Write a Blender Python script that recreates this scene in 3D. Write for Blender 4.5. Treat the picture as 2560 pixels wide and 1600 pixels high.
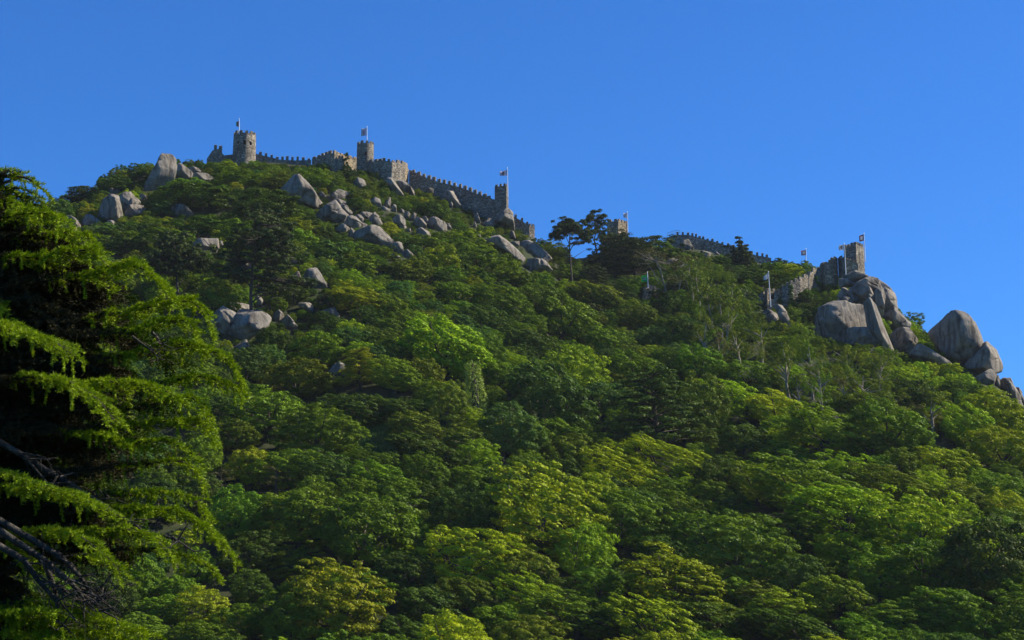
import bpy, bmesh, math, random
import numpy as np
from mathutils import Vector, Matrix

for o in list(bpy.data.objects):
    bpy.data.objects.remove(o)
sc = bpy.context.scene
R_ = math.radians

# ------------------------------------------------------------------ camera
CAM = np.array([0.0, 0.0, 1.7])
PITCH = R_(12.0)
TANH = math.tan(R_(16.0))
cd = bpy.data.cameras.new("camera")
cd.sensor_width = 36.0
cd.lens = 18.0 / TANH
cd.clip_start = 0.5
cd.clip_end = 12000.0
cam = bpy.data.objects.new("camera", cd)
cam.location = CAM
cam.rotation_euler = (R_(90) + PITCH, 0, 0)
sc.collection.objects.link(cam)
sc.camera = cam

# ------------------------------------------------------------------ sky, sun, exposure
SUN_AZ = R_(79.0)      # clockwise from +Y (the view direction): the sun stands to the right
SUN_EL = R_(39.0)
w = bpy.data.worlds.new("World")
sc.world = w
w.use_nodes = True
nt = w.node_tree
nt.nodes.clear()
sky = nt.nodes.new("ShaderNodeTexSky")
sky.sky_type = 'NISHITA'
sky.sun_disc = False
sky.sun_elevation = SUN_EL
sky.sun_rotation = SUN_AZ
sky.altitude = 300
sky.air_density = 1.0
sky.dust_density = 0.15
sky.ozone_density = 2.5
grade = nt.nodes.new("ShaderNodeMix")
grade.data_type = 'RGBA'
grade.blend_type = 'MULTIPLY'
grade.inputs[0].default_value = 1.0
grade.inputs[7].default_value = (0.172, 0.515, 1.0, 1)
bg = nt.nodes.new("ShaderNodeBackground")
bg.inputs[1].default_value = 0.10
wo = nt.nodes.new("ShaderNodeOutputWorld")
nt.links.new(sky.outputs[0], grade.inputs[6])
nt.links.new(grade.outputs[2], bg.inputs[0])
nt.links.new(bg.outputs[0], wo.inputs[0])

sd = bpy.data.lights.new("sun", 'SUN')
sd.energy = 5.0
sd.angle = R_(0.5)
sd.color = (1.0, 0.91, 0.74)
sun = bpy.data.objects.new("sun", sd)
to_sun = Vector((math.sin(SUN_AZ) * math.cos(SUN_EL), math.cos(SUN_AZ) * math.cos(SUN_EL), math.sin(SUN_EL)))
sun.rotation_euler = to_sun.to_track_quat('Z', 'Y').to_euler()
sun.location = (60, -20, 120)
sc.collection.objects.link(sun)

vs = sc.view_settings
vs.view_transform = 'Standard'
vs.look = 'None'
vs.exposure = 0.74
vs.gamma = 1.0
sc.render.engine = 'CYCLES'
cy = sc.cycles
cy.max_bounces = 4
cy.diffuse_bounces = 1
cy.glossy_bounces = 1
cy.transmission_bounces = 2
cy.transparent_max_bounces = 4
cy.use_denoising = True
cy.denoiser = 'OPENIMAGEDENOISE'
cy.denoising_input_passes = 'RGB_ALBEDO_NORMAL'
cy.denoising_prefilter = 'ACCURATE'
cy.caustics_reflective = False
cy.caustics_refractive = False

# ------------------------------------------------------------------ helpers: pixels of the 2560x1600 photo <-> the place
def ray(px, py):
    x = (px - 1280.0) / 1280.0 * TANH
    y = (800.0 - py) / 1280.0 * TANH
    d = np.array([x, math.cos(PITCH) - y * math.sin(PITCH), math.sin(PITCH) + y * math.cos(PITCH)])
    return d / math.hypot(d[0], d[1])

def pix(px, py, R):
    return CAM + ray(px, py) * R

def project(p):
    q = np.asarray(p) - CAM
    f = q[..., 1] * math.cos(PITCH) + q[..., 2] * math.sin(PITCH)
    u = -q[..., 1] * math.sin(PITCH) + q[..., 2] * math.cos(PITCH)
    return 1280 + q[..., 0] / f / TANH * 1280, 800 - u / f / TANH * 1280

def mpp(R):            # metres to one photo pixel at range R
    return R * TANH / 1280.0

# the crest of the ground as seen from the camera (photo pixels), and its range
CREST = [(-400, 560), (0, 545), (100, 522), (200, 496), (290, 436), (400, 416), (520, 408), (600, 408), (700, 406),
         (780, 412), (840, 425), (900, 425), (960, 446), (1022, 472), (1100, 499), (1170, 530), (1240, 560), (1300, 577),
         (1337, 597), (1400, 636), (1450, 646), (1530, 622), (1600, 618), (1680, 614), (1750, 622), (1850, 648),
         (1930, 662), (2010, 672), (2060, 690), (2110, 692), (2170, 700), (2210, 742), (2240, 780), (2300, 832),
         (2345, 845), (2400, 862), (2440, 890), (2480, 920), (2520, 970), (2560, 1012), (2700, 1110), (3000, 1250)]
RANGE = [(-400, 455), (0, 470), (300, 500), (600, 518), (900, 514), (1240, 500), (1337, 502), (1420, 535), (1700, 540),
         (1900, 525), (2050, 500), (2160, 482), (2300, 455), (2560, 412), (3000, 360)]
_rx = [a for a, b in RANGE]
_ry = [b for a, b in RANGE]
AZ, EL, RS = [], [], []
for px_, py_ in CREST:
    d = ray(px_, py_)
    AZ.append(math.atan2(d[0], d[1]))
    EL.append(d[2])
    RS.append(np.interp(px_, _rx, _ry))
AZ = [-math.pi, -2.0, -1.2, -0.75] + AZ + [0.75, 1.2, 2.0, math.pi]
EL = [0.0, 0.0, 0.06, 0.16] + EL + [0.08, 0.03, 0.0, 0.0]
RS = [500, 480, 450, 440] + RS + [350, 400, 450, 500]
AZ, EL, RS = np.array(AZ), np.array(EL), np.array(RS)
_fa = np.linspace(-math.pi, math.pi, 7201)                 # smoothed over about half a degree
_k = np.hanning(13); _k /= _k.sum()
_sm = lambda q: np.convolve(np.pad(np.interp(_fa, AZ, q), 6, mode='edge'), _k, mode='valid')
AZ, EL, RS = _fa, _sm(EL), _sm(RS)
RB, ZB = 255.0, 9.7
_rg = np.random.RandomState(5)
_waves = [(_rg.uniform(-1, 1, 2), _rg.uniform(0, 6.28), l) for l in (70, 55, 42, 34, 28, 24)]

def ground(x, y):
    x = np.asarray(x, float)
    y = np.asarray(y, float)
    az = np.arctan2(x, y)
    R = np.hypot(x, y)
    el = np.interp(az, AZ, EL)
    rs = np.interp(az, AZ, RS)
    zs = np.maximum(CAM[2] + el * rs, 0.0)
    t = (R - RB) / (rs - RB)
    zb = np.minimum(ZB, zs)
    up = zb + (zs - zb) * np.clip(t, 0, 1) ** 0.96
    low = np.maximum(0.0, zb + 0.45 * (R - RB))
    back = np.maximum(zs - 0.55 * (R - rs), np.minimum(zs, 4.0))
    z = np.where(t < 0, low, np.where(t > 1, back, up))
    n = 0
    for d, ph, l in _waves:
        d = d / np.hypot(*d)
        n = n + np.sin((x * d[0] + y * d[1]) / l * 6.283 + ph) * l / 70.0
    win = np.clip(4 * t * (1 - t), 0, 1)
    return z + n * 1.3 * win

def crest_range(px, py):
    d = ray(px, py)
    return float(np.interp(math.atan2(d[0], d[1]), AZ, RS))

_cache = {}
def hit(px, py):
    """range at which the sight line through a photo pixel meets the hill (the crest range when it passes above it)"""
    key = (round(px), round(py))
    if key in _cache:
        return _cache[key]
    d = ray(px, py)
    rs = crest_range(px, py)
    r = np.linspace(200, rs, 700)
    z = CAM[2] + d[2] * r
    below = np.nonzero(z < ground(d[0] * r, d[1] * r))[0]
    out = float(r[below[0]]) if len(below) else rs
    _cache[key] = out
    return out

# ------------------------------------------------------------------ object helpers
COL = sc.collection.objects
def tag(o, label=None, cat=None, group=None, kind=None):
    if label: o["label"] = label
    if cat: o["category"] = cat
    if group: o["group"] = group
    if kind: o["kind"] = kind
    return o

def empty(name, loc, label, cat, group=None):
    o = bpy.data.objects.new(name, None)
    o.empty_display_size = 0.5
    o.location = loc
    COL.link(o)
    return tag(o, label, cat, group, "thing")

def mesh_np(name, verts, faces, mat=None, smooth=False, attr=None):
    """verts (N,3); faces (M,k) array of equal-sided faces"""
    me = bpy.data.meshes.new(name)
    verts = np.asarray(verts, np.float32)
    faces = np.asarray(faces, np.int32)
    k = faces.shape[1]
    me.vertices.add(len(verts))
    me.vertices.foreach_set("co", verts.ravel())
    me.loops.add(faces.size)
    me.loops.foreach_set("vertex_index", faces.ravel())
    me.polygons.add(len(faces))
    me.polygons.foreach_set("loop_start", np.arange(0, faces.size, k, dtype=np.int32))
    me.polygons.foreach_set("loop_total", np.full(len(faces), k, np.int32))
    if smooth:
        me.polygons.foreach_set("use_smooth", np.ones(len(faces), bool))
    if attr is not None:
        a = me.attributes.new("tone", 'FLOAT', 'POINT')
        a.data.foreach_set("value", np.asarray(attr, np.float32))
    me.update()
    me.validate()
    if mat: me.materials.append(mat)
    return me

def mesh_poly(name, verts, faces, mat=None, smooth=False):
    me = bpy.data.meshes.new(name)
    me.from_pydata([tuple(map(float, v)) for v in verts], [], [tuple(f) for f in faces])
    if smooth:
        for p in me.polygons: p.use_smooth = True
    me.update()
    if mat: me.materials.append(mat)
    return me

def link(name, me, parent=None, loc=None):
    o = bpy.data.objects.new(name, me)
    COL.link(o)
    if parent is not None: o.parent = parent
    if loc is not None: o.location = loc
    return o

class Tubes:
    """tapered tubes along polylines, gathered in one mesh"""
    def __init__(self): self.v, self.f = [], []
    def add(self, pts, radii, n=6):
        pts = [np.asarray(p, float) for p in pts]
        base = len(self.v)
        m = len(pts)
        for i, p in enumerate(pts):
            d = pts[min(i + 1, m - 1)] - pts[max(i - 1, 0)]
            d = d / (np.linalg.norm(d) + 1e-9)
            a = np.array([0, 0, 1.0]) if abs(d[2]) < 0.9 else np.array([1.0, 0, 0])
            u = np.cross(d, a); u /= np.linalg.norm(u)
            v = np.cross(d, u)
            for j in range(n):
                an = 2 * math.pi * j / n
                self.v.append(p + (u * math.cos(an) + v * math.sin(an)) * radii[i])
        for i in range(m - 1):
            for j in range(n):
                a = base + i * n + j
                b = base + i * n + (j + 1) % n
                self.f.append((a, b, b + n, a + n))
    def mesh(self, name, mat): return mesh_np(name, np.array(self.v), np.array(self.f), mat, True)

# ------------------------------------------------------------------ materials
def new_mat(name):
    m = bpy.data.materials.new(name)
    m.use_nodes = True
    t = m.node_tree
    t.nodes.clear()
    out = t.nodes.new("ShaderNodeOutputMaterial")
    return m, t, out

def node(t, kind, **kw):
    n = t.nodes.new(kind)
    for k, v in kw.items(): setattr(n, k, v)
    return n

def ramp(t, fac, stops):
    r = t.nodes.new("ShaderNodeValToRGB")
    e = r.color_ramp.elements
    while len(e) < len(stops): e.new(0.5)
    for el, (p, c) in zip(e, stops):
        el.position = p
        el.color = (c[0], c[1], c[2], 1)
    t.links.new(fac, r.inputs[0])
    return r.outputs[0]

def mixc(t, a, b, fac, mode='MIX'):
    n = node(t, "ShaderNodeMix", data_type='RGBA', blend_type=mode)
    for sock, v in ((n.inputs[0], fac), (n.inputs[6], a), (n.inputs[7], b)):
        if hasattr(v, "links"): t.links.new(v, sock)
        elif isinstance(v, (int, float)): sock.default_value = v
        else: sock.default_value = (*v, 1)
    return n.outputs[2]

def leaf_material(name, source, trans=0.30, gloss=0.012, spread=0.45):
    """leaves: the plant's own colour, with leaf-to-leaf variation, seen by reflection and by light passing through"""
    m, t, out = new_mat(name)
    if source == 'OBJECT':
        c = node(t, "ShaderNodeObjectInfo").outputs["Color"]
    elif source == 'INSTANCER':
        a = node(t, "ShaderNodeAttribute", attribute_type='INSTANCER', attribute_name="tint")
        c = a.outputs["Color"]
    else:
        r = node(t, "ShaderNodeRGB"); r.outputs[0].default_value = (*source, 1); c = r.outputs[0]
    at = node(t, "ShaderNodeAttribute", attribute_type='GEOMETRY', attribute_name="tone")
    tone = ramp(t, at.outputs["Fac"], [(0, (1 - spread, 1 - spread * 0.9, 1 - spread * 0.6)), (0.5, (1, 1, 1)), (1, (1 + spread, 1 + spread * 0.62, 0.9))])
    col = mixc(t, c, tone, 1.0, 'MULTIPLY')
    d = node(t, "ShaderNodeBsdfDiffuse")
    tr = node(t, "ShaderNodeBsdfTranslucent")
    g = node(t, "ShaderNodeBsdfGlossy"); g.inputs["Roughness"].default_value = 0.5; g.inputs["Color"].default_value = (0.8, 0.8, 0.75, 1)
    t.links.new(col, d.inputs[0])
    warm = mixc(t, col, (1.15, 1.2, 0.35), 1.0, 'MULTIPLY')
    t.links.new(warm, tr.inputs[0])
    a = node(t, "ShaderNodeMixShader"); a.inputs[0].default_value = trans
    t.links.new(d.outputs[0], a.inputs[1]); t.links.new(tr.outputs[0], a.inputs[2])
    b = node(t, "ShaderNodeMixShader"); b.inputs[0].default_value = gloss
    t.links.new(a.outputs[0], b.inputs[1]); t.links.new(g.outputs[0], b.inputs[2])
    t.links.new(b.outputs[0], out.inputs[0])
    return m

def rough_material(name, cols, scale, bump=0.3, rough=0.95, detail=6, stretch=(1, 1, 1)):
    m, t, out = new_mat(name)
    tc = node(t, "ShaderNodeTexCoord")
    mp = node(t, "ShaderNodeMapping"); mp.inputs["Scale"].default_value = stretch
    t.links.new(tc.outputs["Object"], mp.inputs[0])
    n = node(t, "ShaderNodeTexNoise"); n.inputs["Scale"].default_value = scale; n.inputs["Detail"].default_value = detail; n.inputs["Roughness"].default_value = 0.65
    t.links.new(mp.outputs[0], n.inputs["Vector"])
    k = len(cols)
    c = ramp(t, n.outputs["Fac"], [(0.28 + 0.44 * i / max(1, k - 1), cc) for i, cc in enumerate(cols)])
    p = node(t, "ShaderNodeBsdfPrincipled"); p.inputs["Roughness"].default_value = rough; p.inputs["Specular IOR Level"].default_value = 0.2
    t.links.new(c, p.inputs["Base Color"])
    if bump:
        b = node(t, "ShaderNodeBump"); b.inputs["Strength"].default_value = bump; b.inputs["Distance"].default_value = 0.3
        t.links.new(n.outputs["Fac"], b.inputs["Height"]); t.links.new(b.outputs[0], p.inputs["Normal"])
    t.links.new(p.outputs[0], out.inputs[0])
    return m

def granite_material():
    m, t, out = new_mat("granite")
    tc = node(t, "ShaderNodeTexCoord"); oi = node(t, "ShaderNodeObjectInfo")
    add = node(t, "ShaderNodeVectorMath", operation='ADD')
    sc_ = node(t, "ShaderNodeVectorMath", operation='SCALE'); sc_.inputs[0].default_value = (97, 61, 43)
    t.links.new(oi.outputs["Random"], sc_.inputs["Scale"])
    t.links.new(tc.outputs["Object"], add.inputs[0]); t.links.new(sc_.outputs[0], add.inputs[1])
    n1 = node(t, "ShaderNodeTexNoise"); n1.inputs["Scale"].default_value = 0.35; n1.inputs["Detail"].default_value = 7; n1.inputs["Roughness"].default_value = 0.62
    mp = node(t, "ShaderNodeMapping"); mp.inputs["Scale"].default_value = (1.0, 1.0, 0.16)
    n2 = node(t, "ShaderNodeTexNoise"); n2.inputs["Scale"].default_value = 0.9; n2.inputs["Detail"].default_value = 6
    n3 = node(t, "ShaderNodeTexNoise"); n3.inputs["Scale"].default_value = 2.6; n3.inputs["Detail"].default_value = 8; n3.inputs["Roughness"].default_value = 0.7
    t.links.new(add.outputs[0], n1.inputs["Vector"]); t.links.new(add.outputs[0], mp.inputs[0]); t.links.new(mp.outputs[0], n2.inputs["Vector"]); t.links.new(add.outputs[0], n3.inputs["Vector"])
    base = ramp(t, n1.outputs["Fac"], [(0.28, (0.125, 0.111, 0.094)), (0.47, (0.205, 0.182, 0.151)), (0.62, (0.27, 0.24, 0.197)), (0.8, (0.34, 0.298, 0.236))])
    streak = ramp(t, n2.outputs["Fac"], [(0.36, (0.36, 0.345, 0.33)), (0.53, (1, 1, 1))])
    c = mixc(t, base, streak, 0.8, 'MULTIPLY')
    speck = ramp(t, n3.outputs["Fac"], [(0.35, (0.62, 0.62, 0.64)), (0.5, (1, 1, 1)), (0.7, (1.25, 1.22, 1.15))])
    c = mixc(t, c, speck, 0.75, 'MULTIPLY')
    p = node(t, "ShaderNodeBsdfPrincipled"); p.inputs["Roughness"].default_value = 0.95; p.inputs["Specular IOR Level"].default_value = 0.15
    t.links.new(c, p.inputs["Base Color"])
    b = node(t, "ShaderNodeBump"); b.inputs["Strength"].default_value = 0.55; b.inputs["Distance"].default_value = 0.5
    sm = node(t, "ShaderNodeMath", operation='MULTIPLY_ADD'); sm.inputs[1].default_value = 0.35
    t.links.new(n3.outputs["Fac"], sm.inputs[0]); t.links.new(n2.outputs["Fac"], sm.inputs[2])
    t.links.new(sm.outputs[0], b.inputs["Height"]); t.links.new(b.outputs[0], p.inputs["Normal"])
    t.links.new(p.outputs[0], out.inputs[0])
    return m

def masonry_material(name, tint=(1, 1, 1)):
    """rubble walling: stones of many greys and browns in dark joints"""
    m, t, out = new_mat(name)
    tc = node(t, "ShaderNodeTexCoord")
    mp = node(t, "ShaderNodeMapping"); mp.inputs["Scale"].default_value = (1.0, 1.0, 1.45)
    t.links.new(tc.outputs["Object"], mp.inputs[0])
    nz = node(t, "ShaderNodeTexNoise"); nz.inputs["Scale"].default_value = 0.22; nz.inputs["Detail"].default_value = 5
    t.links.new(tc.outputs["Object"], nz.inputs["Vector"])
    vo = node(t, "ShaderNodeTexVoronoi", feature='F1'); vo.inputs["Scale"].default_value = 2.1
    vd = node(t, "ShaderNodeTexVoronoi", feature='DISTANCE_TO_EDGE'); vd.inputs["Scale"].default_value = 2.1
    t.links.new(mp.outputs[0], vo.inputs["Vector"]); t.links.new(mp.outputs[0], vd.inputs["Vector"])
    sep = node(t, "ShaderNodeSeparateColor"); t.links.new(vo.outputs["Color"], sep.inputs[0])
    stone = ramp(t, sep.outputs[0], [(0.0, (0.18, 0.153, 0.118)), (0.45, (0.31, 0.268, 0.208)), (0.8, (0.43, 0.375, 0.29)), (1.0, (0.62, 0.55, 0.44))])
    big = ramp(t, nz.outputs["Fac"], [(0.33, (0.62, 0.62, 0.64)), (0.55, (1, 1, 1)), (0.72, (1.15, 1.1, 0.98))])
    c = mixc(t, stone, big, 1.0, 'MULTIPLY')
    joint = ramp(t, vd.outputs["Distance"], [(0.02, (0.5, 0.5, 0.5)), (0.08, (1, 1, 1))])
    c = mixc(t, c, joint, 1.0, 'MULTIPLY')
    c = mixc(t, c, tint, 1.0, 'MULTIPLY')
    p = node(t, "ShaderNodeBsdfPrincipled"); p.inputs["Roughness"].default_value = 0.95; p.inputs["Specular IOR Level"].default_value = 0.1
    t.links.new(c, p.inputs["Base Color"])
    b = node(t, "ShaderNodeBump"); b.inputs["Strength"].default_value = 0.9; b.inputs["Distance"].default_value = 0.25
    hgt = ramp(t, vd.outputs["Distance"], [(0.0, (0, 0, 0)), (0.2, (1, 1, 1))])
    t.links.new(hgt, b.inputs["Height"]); t.links.new(b.outputs[0], p.inputs["Normal"])
    t.links.new(p.outputs[0], out.inputs[0])
    return m

def plain(name, col, rough=0.6, metal=0.0):
    m, t, out = new_mat(name)
    p = node(t, "ShaderNodeBsdfPrincipled")
    n = node(t, "ShaderNodeTexNoise"); n.inputs["Scale"].default_value = 3.0
    c = ramp(t, n.outputs["Fac"], [(0.3, tuple(v * 0.88 for v in col)), (0.7, tuple(min(1, v * 1.06) for v in col))])
    t.links.new(c, p.inputs["Base Color"])
    p.inputs["Roughness"].default_value = rough; p.inputs["Metallic"].default_value = metal
    t.links.new(p.outputs[0], out.inputs[0])
    return m

def cloth(name, col):
    m, t, out = new_mat(name)
    n = node(t, "ShaderNodeTexNoise"); n.inputs["Scale"].default_value = 4.0
    c = ramp(t, n.outputs["Fac"], [(0.3, tuple(v * 0.9 for v in col)), (0.7, col)])
    d = node(t, "ShaderNodeBsdfDiffuse"); tr = node(t, "ShaderNodeBsdfTranslucent")
    t.links.new(c, d.inputs[0]); t.links.new(c, tr.inputs[0])
    a = node(t, "ShaderNodeMixShader"); a.inputs[0].default_value = 0.45
    t.links.new(d.outputs[0], a.inputs[1]); t.links.new(tr.outputs[0], a.inputs[2])
    t.links.new(a.outputs[0], out.inputs[0])
    return m

M_LEAF = leaf_material("leaves", 'OBJECT', trans=0.20)
M_MASS = leaf_material("leaves_of_the_scrub", 'INSTANCER', trans=0.20)
M_NEEDLE = leaf_material("pine_needles", 'OBJECT', trans=0.15, gloss=0.012)
M_CEDAR = leaf_material("cedar_needles", (0.23, 0.33, 0.010), trans=0.18, gloss=0.015, spread=0.5)
M_CEDARSHADE = leaf_material("shade_toned_cedar_needles", (0.065, 0.105, 0.012), trans=0.08, gloss=0.01, spread=0.5)  # needle green darkened for the far boughs: shade put into the colour
M_CEDAROLD = leaf_material("shade_toned_old_needles", (0.050, 0.047, 0.022), trans=0.05, gloss=0.01, spread=0.5)  # brown of old inner needles, darkened further to deepen the crown's shaded core
M_BARK = rough_material("bark", [(0.035, 0.028, 0.022), (0.07, 0.056, 0.044), (0.12, 0.10, 0.08)], 3.0, 0.5, stretch=(1, 1, 0.3))
M_PALEBARK = rough_material("pale_bark", [(0.14, 0.12, 0.092), (0.26, 0.228, 0.175), (0.38, 0.34, 0.26)], 1.5, 0.2, stretch=(1, 1, 0.3))
M_CEDARBARK = rough_material("cedar_bark", [(0.02, 0.016, 0.012), (0.05, 0.04, 0.031), (0.11, 0.092, 0.072)], 9.0, 0.6, stretch=(1, 1, 0.4))
M_DEADWOOD = rough_material("dead_wood", [(0.025, 0.021, 0.017), (0.06, 0.052, 0.042), (0.13, 0.115, 0.095)], 9.0, 0.6, stretch=(1, 1, 0.4))
M_GROUND = rough_material("forest_floor", [(0.010, 0.015, 0.006), (0.026, 0.036, 0.010), (0.05, 0.048, 0.022)], 0.45, 0.8)
M_GRASS = rough_material("meadow", [(0.03, 0.085, 0.014), (0.055, 0.13, 0.02), (0.09, 0.15, 0.03)], 0.6, 0.5)
M_ROCK = granite_material()
M_WALL = masonry_material("rubble_masonry")
M_WALLSUN = masonry_material("sun_toned_rubble_masonry", (1.35, 1.25, 1.08))  # lighter, warmer copy of the rubble: sunlight put into the wall colour
M_DARK = plain("recess_shade", (0.012, 0.011, 0.010), 1.0)  # near-black faces of window recesses; the unlit inside is put into the colour
M_POLE = plain("white_pole_paint", (0.80, 0.80, 0.80), 0.4)
M_RAIL = plain("railing_steel", (0.20, 0.19, 0.18), 0.5, 0.5)
M_BIRD = plain("dark_plumage", (0.02, 0.02, 0.022), 0.8)
C_WHITE = cloth("white_cloth", (0.78, 0.77, 0.78))
C_LILAC = cloth("lilac_grey_cloth", (0.66, 0.60, 0.70))
C_RED = cloth("red_cloth", (0.60, 0.09, 0.12))
C_PINK = cloth("pink_cloth", (0.62, 0.30, 0.38))
C_GREEN = cloth("green_cloth", (0.02, 0.55, 0.10))
C_BROWN = cloth("brown_cloth", (0.42, 0.24, 0.18))
C_DARKGREEN = cloth("dark_green_cloth", (0.02, 0.14, 0.05))

# ------------------------------------------------------------------ the hill, one sheet of ground
def build_ground():
    az = np.unique(np.concatenate([np.linspace(-math.pi, -0.42, 50), np.linspace(-0.42, 0.42, 300), np.linspace(0.42, math.pi, 50)]))
    rr = np.concatenate([[0.0], np.linspace(4, 200, 30), np.linspace(204, 580, 150), np.linspace(600, 900, 20), [1200, 1700, 2500]])
    A, Rr = np.meshgrid(az, rr, indexing='ij')
    X, Y = np.sin(A) * Rr, np.cos(A) * Rr
    Z = ground(X, Y)
    n, m = A.shape
    idx = np.arange(n * m).reshape(n, m)
    f = np.stack([idx[:-1, :-1], idx[:-1, 1:], idx[1:, 1:], idx[1:, :-1]], -1).reshape(-1, 4)
    me = mesh_np("hillside", np.stack([X, Y, Z], -1).reshape(-1, 3), f[:, ::-1], M_GROUND, True)
    o = link("hillside", me)
    tag(o, "steep hillside under the scrub and the trees", "hill", kind="structure")
build_ground()

# ------------------------------------------------------------------ what must stay in sight: a coarse picture of protected things
MW, MH = 640, 400
HARD = np.zeros((MH, MW), np.float32)
PROT = np.zeros((MH, MW), np.float32)          # range of the rock or wall that shows there, 0 for none
_py, _px = np.mgrid[0:MH, 0:MW]
_px = _px * 4 + 2
_py = _py * 4 + 2
def protect(poly, R, hard=False):
    inside = np.zeros((MH, MW), bool)
    n = len(poly)
    for i in range(n):
        (x1, y1), (x2, y2) = poly[i], poly[(i + 1) % n]
        if y1 == y2: continue
        c = ((y1 > _py) != (y2 > _py)) & (_px < (x2 - x1) * (_py - y1) / (y2 - y1) + x1)
        inside ^= c
    PROT[inside] = np.maximum(PROT[inside], R)
    if hard: HARD[inside] = np.maximum(HARD[inside], R)

# ------------------------------------------------------------------ boulders
_ico = {}
def ico(level):
    if level not in _ico:
        bm = bmesh.new()
        bmesh.ops.create_icosphere(bm, subdivisions=level, radius=1)
        v = np.array([p.co[:] for p in bm.verts])
        f = np.array([[q.index for q in p.verts] for p in bm.faces])
        bm.free()
        _ico[level] = (v, f)
    return _ico[level]

def wavy(p, rng, freq, n=7):
    s = np.zeros(len(p))
    for _ in range(n):
        d = rng.normal(size=3); d /= np.linalg.norm(d)
        s += np.sin(p @ d * freq * rng.uniform(0.6, 1.6) + rng.uniform(0, 6.28))
    return s / math.sqrt(n)

CROPS = {'1': (480, 280, 5.04), '2': (860, 300, 4.447), '3': (1340, 500, 4.32), '4': (1800, 560, 5.4), '5': (1940, 640, 3.878),
         '6': (100, 360, 5.04), '8': (500, 520, 3.4355), 'A': (100, 380, 7.56), 'B': (700, 420, 7.56), 'C': (900, 440, 7.56),
         'D': (1150, 480, 7.56)}
def crop(c, pts):
    x0, y0, s = CROPS[c]
    return [(x0 + x / s, y0 + y / s) for x, y in pts]

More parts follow.
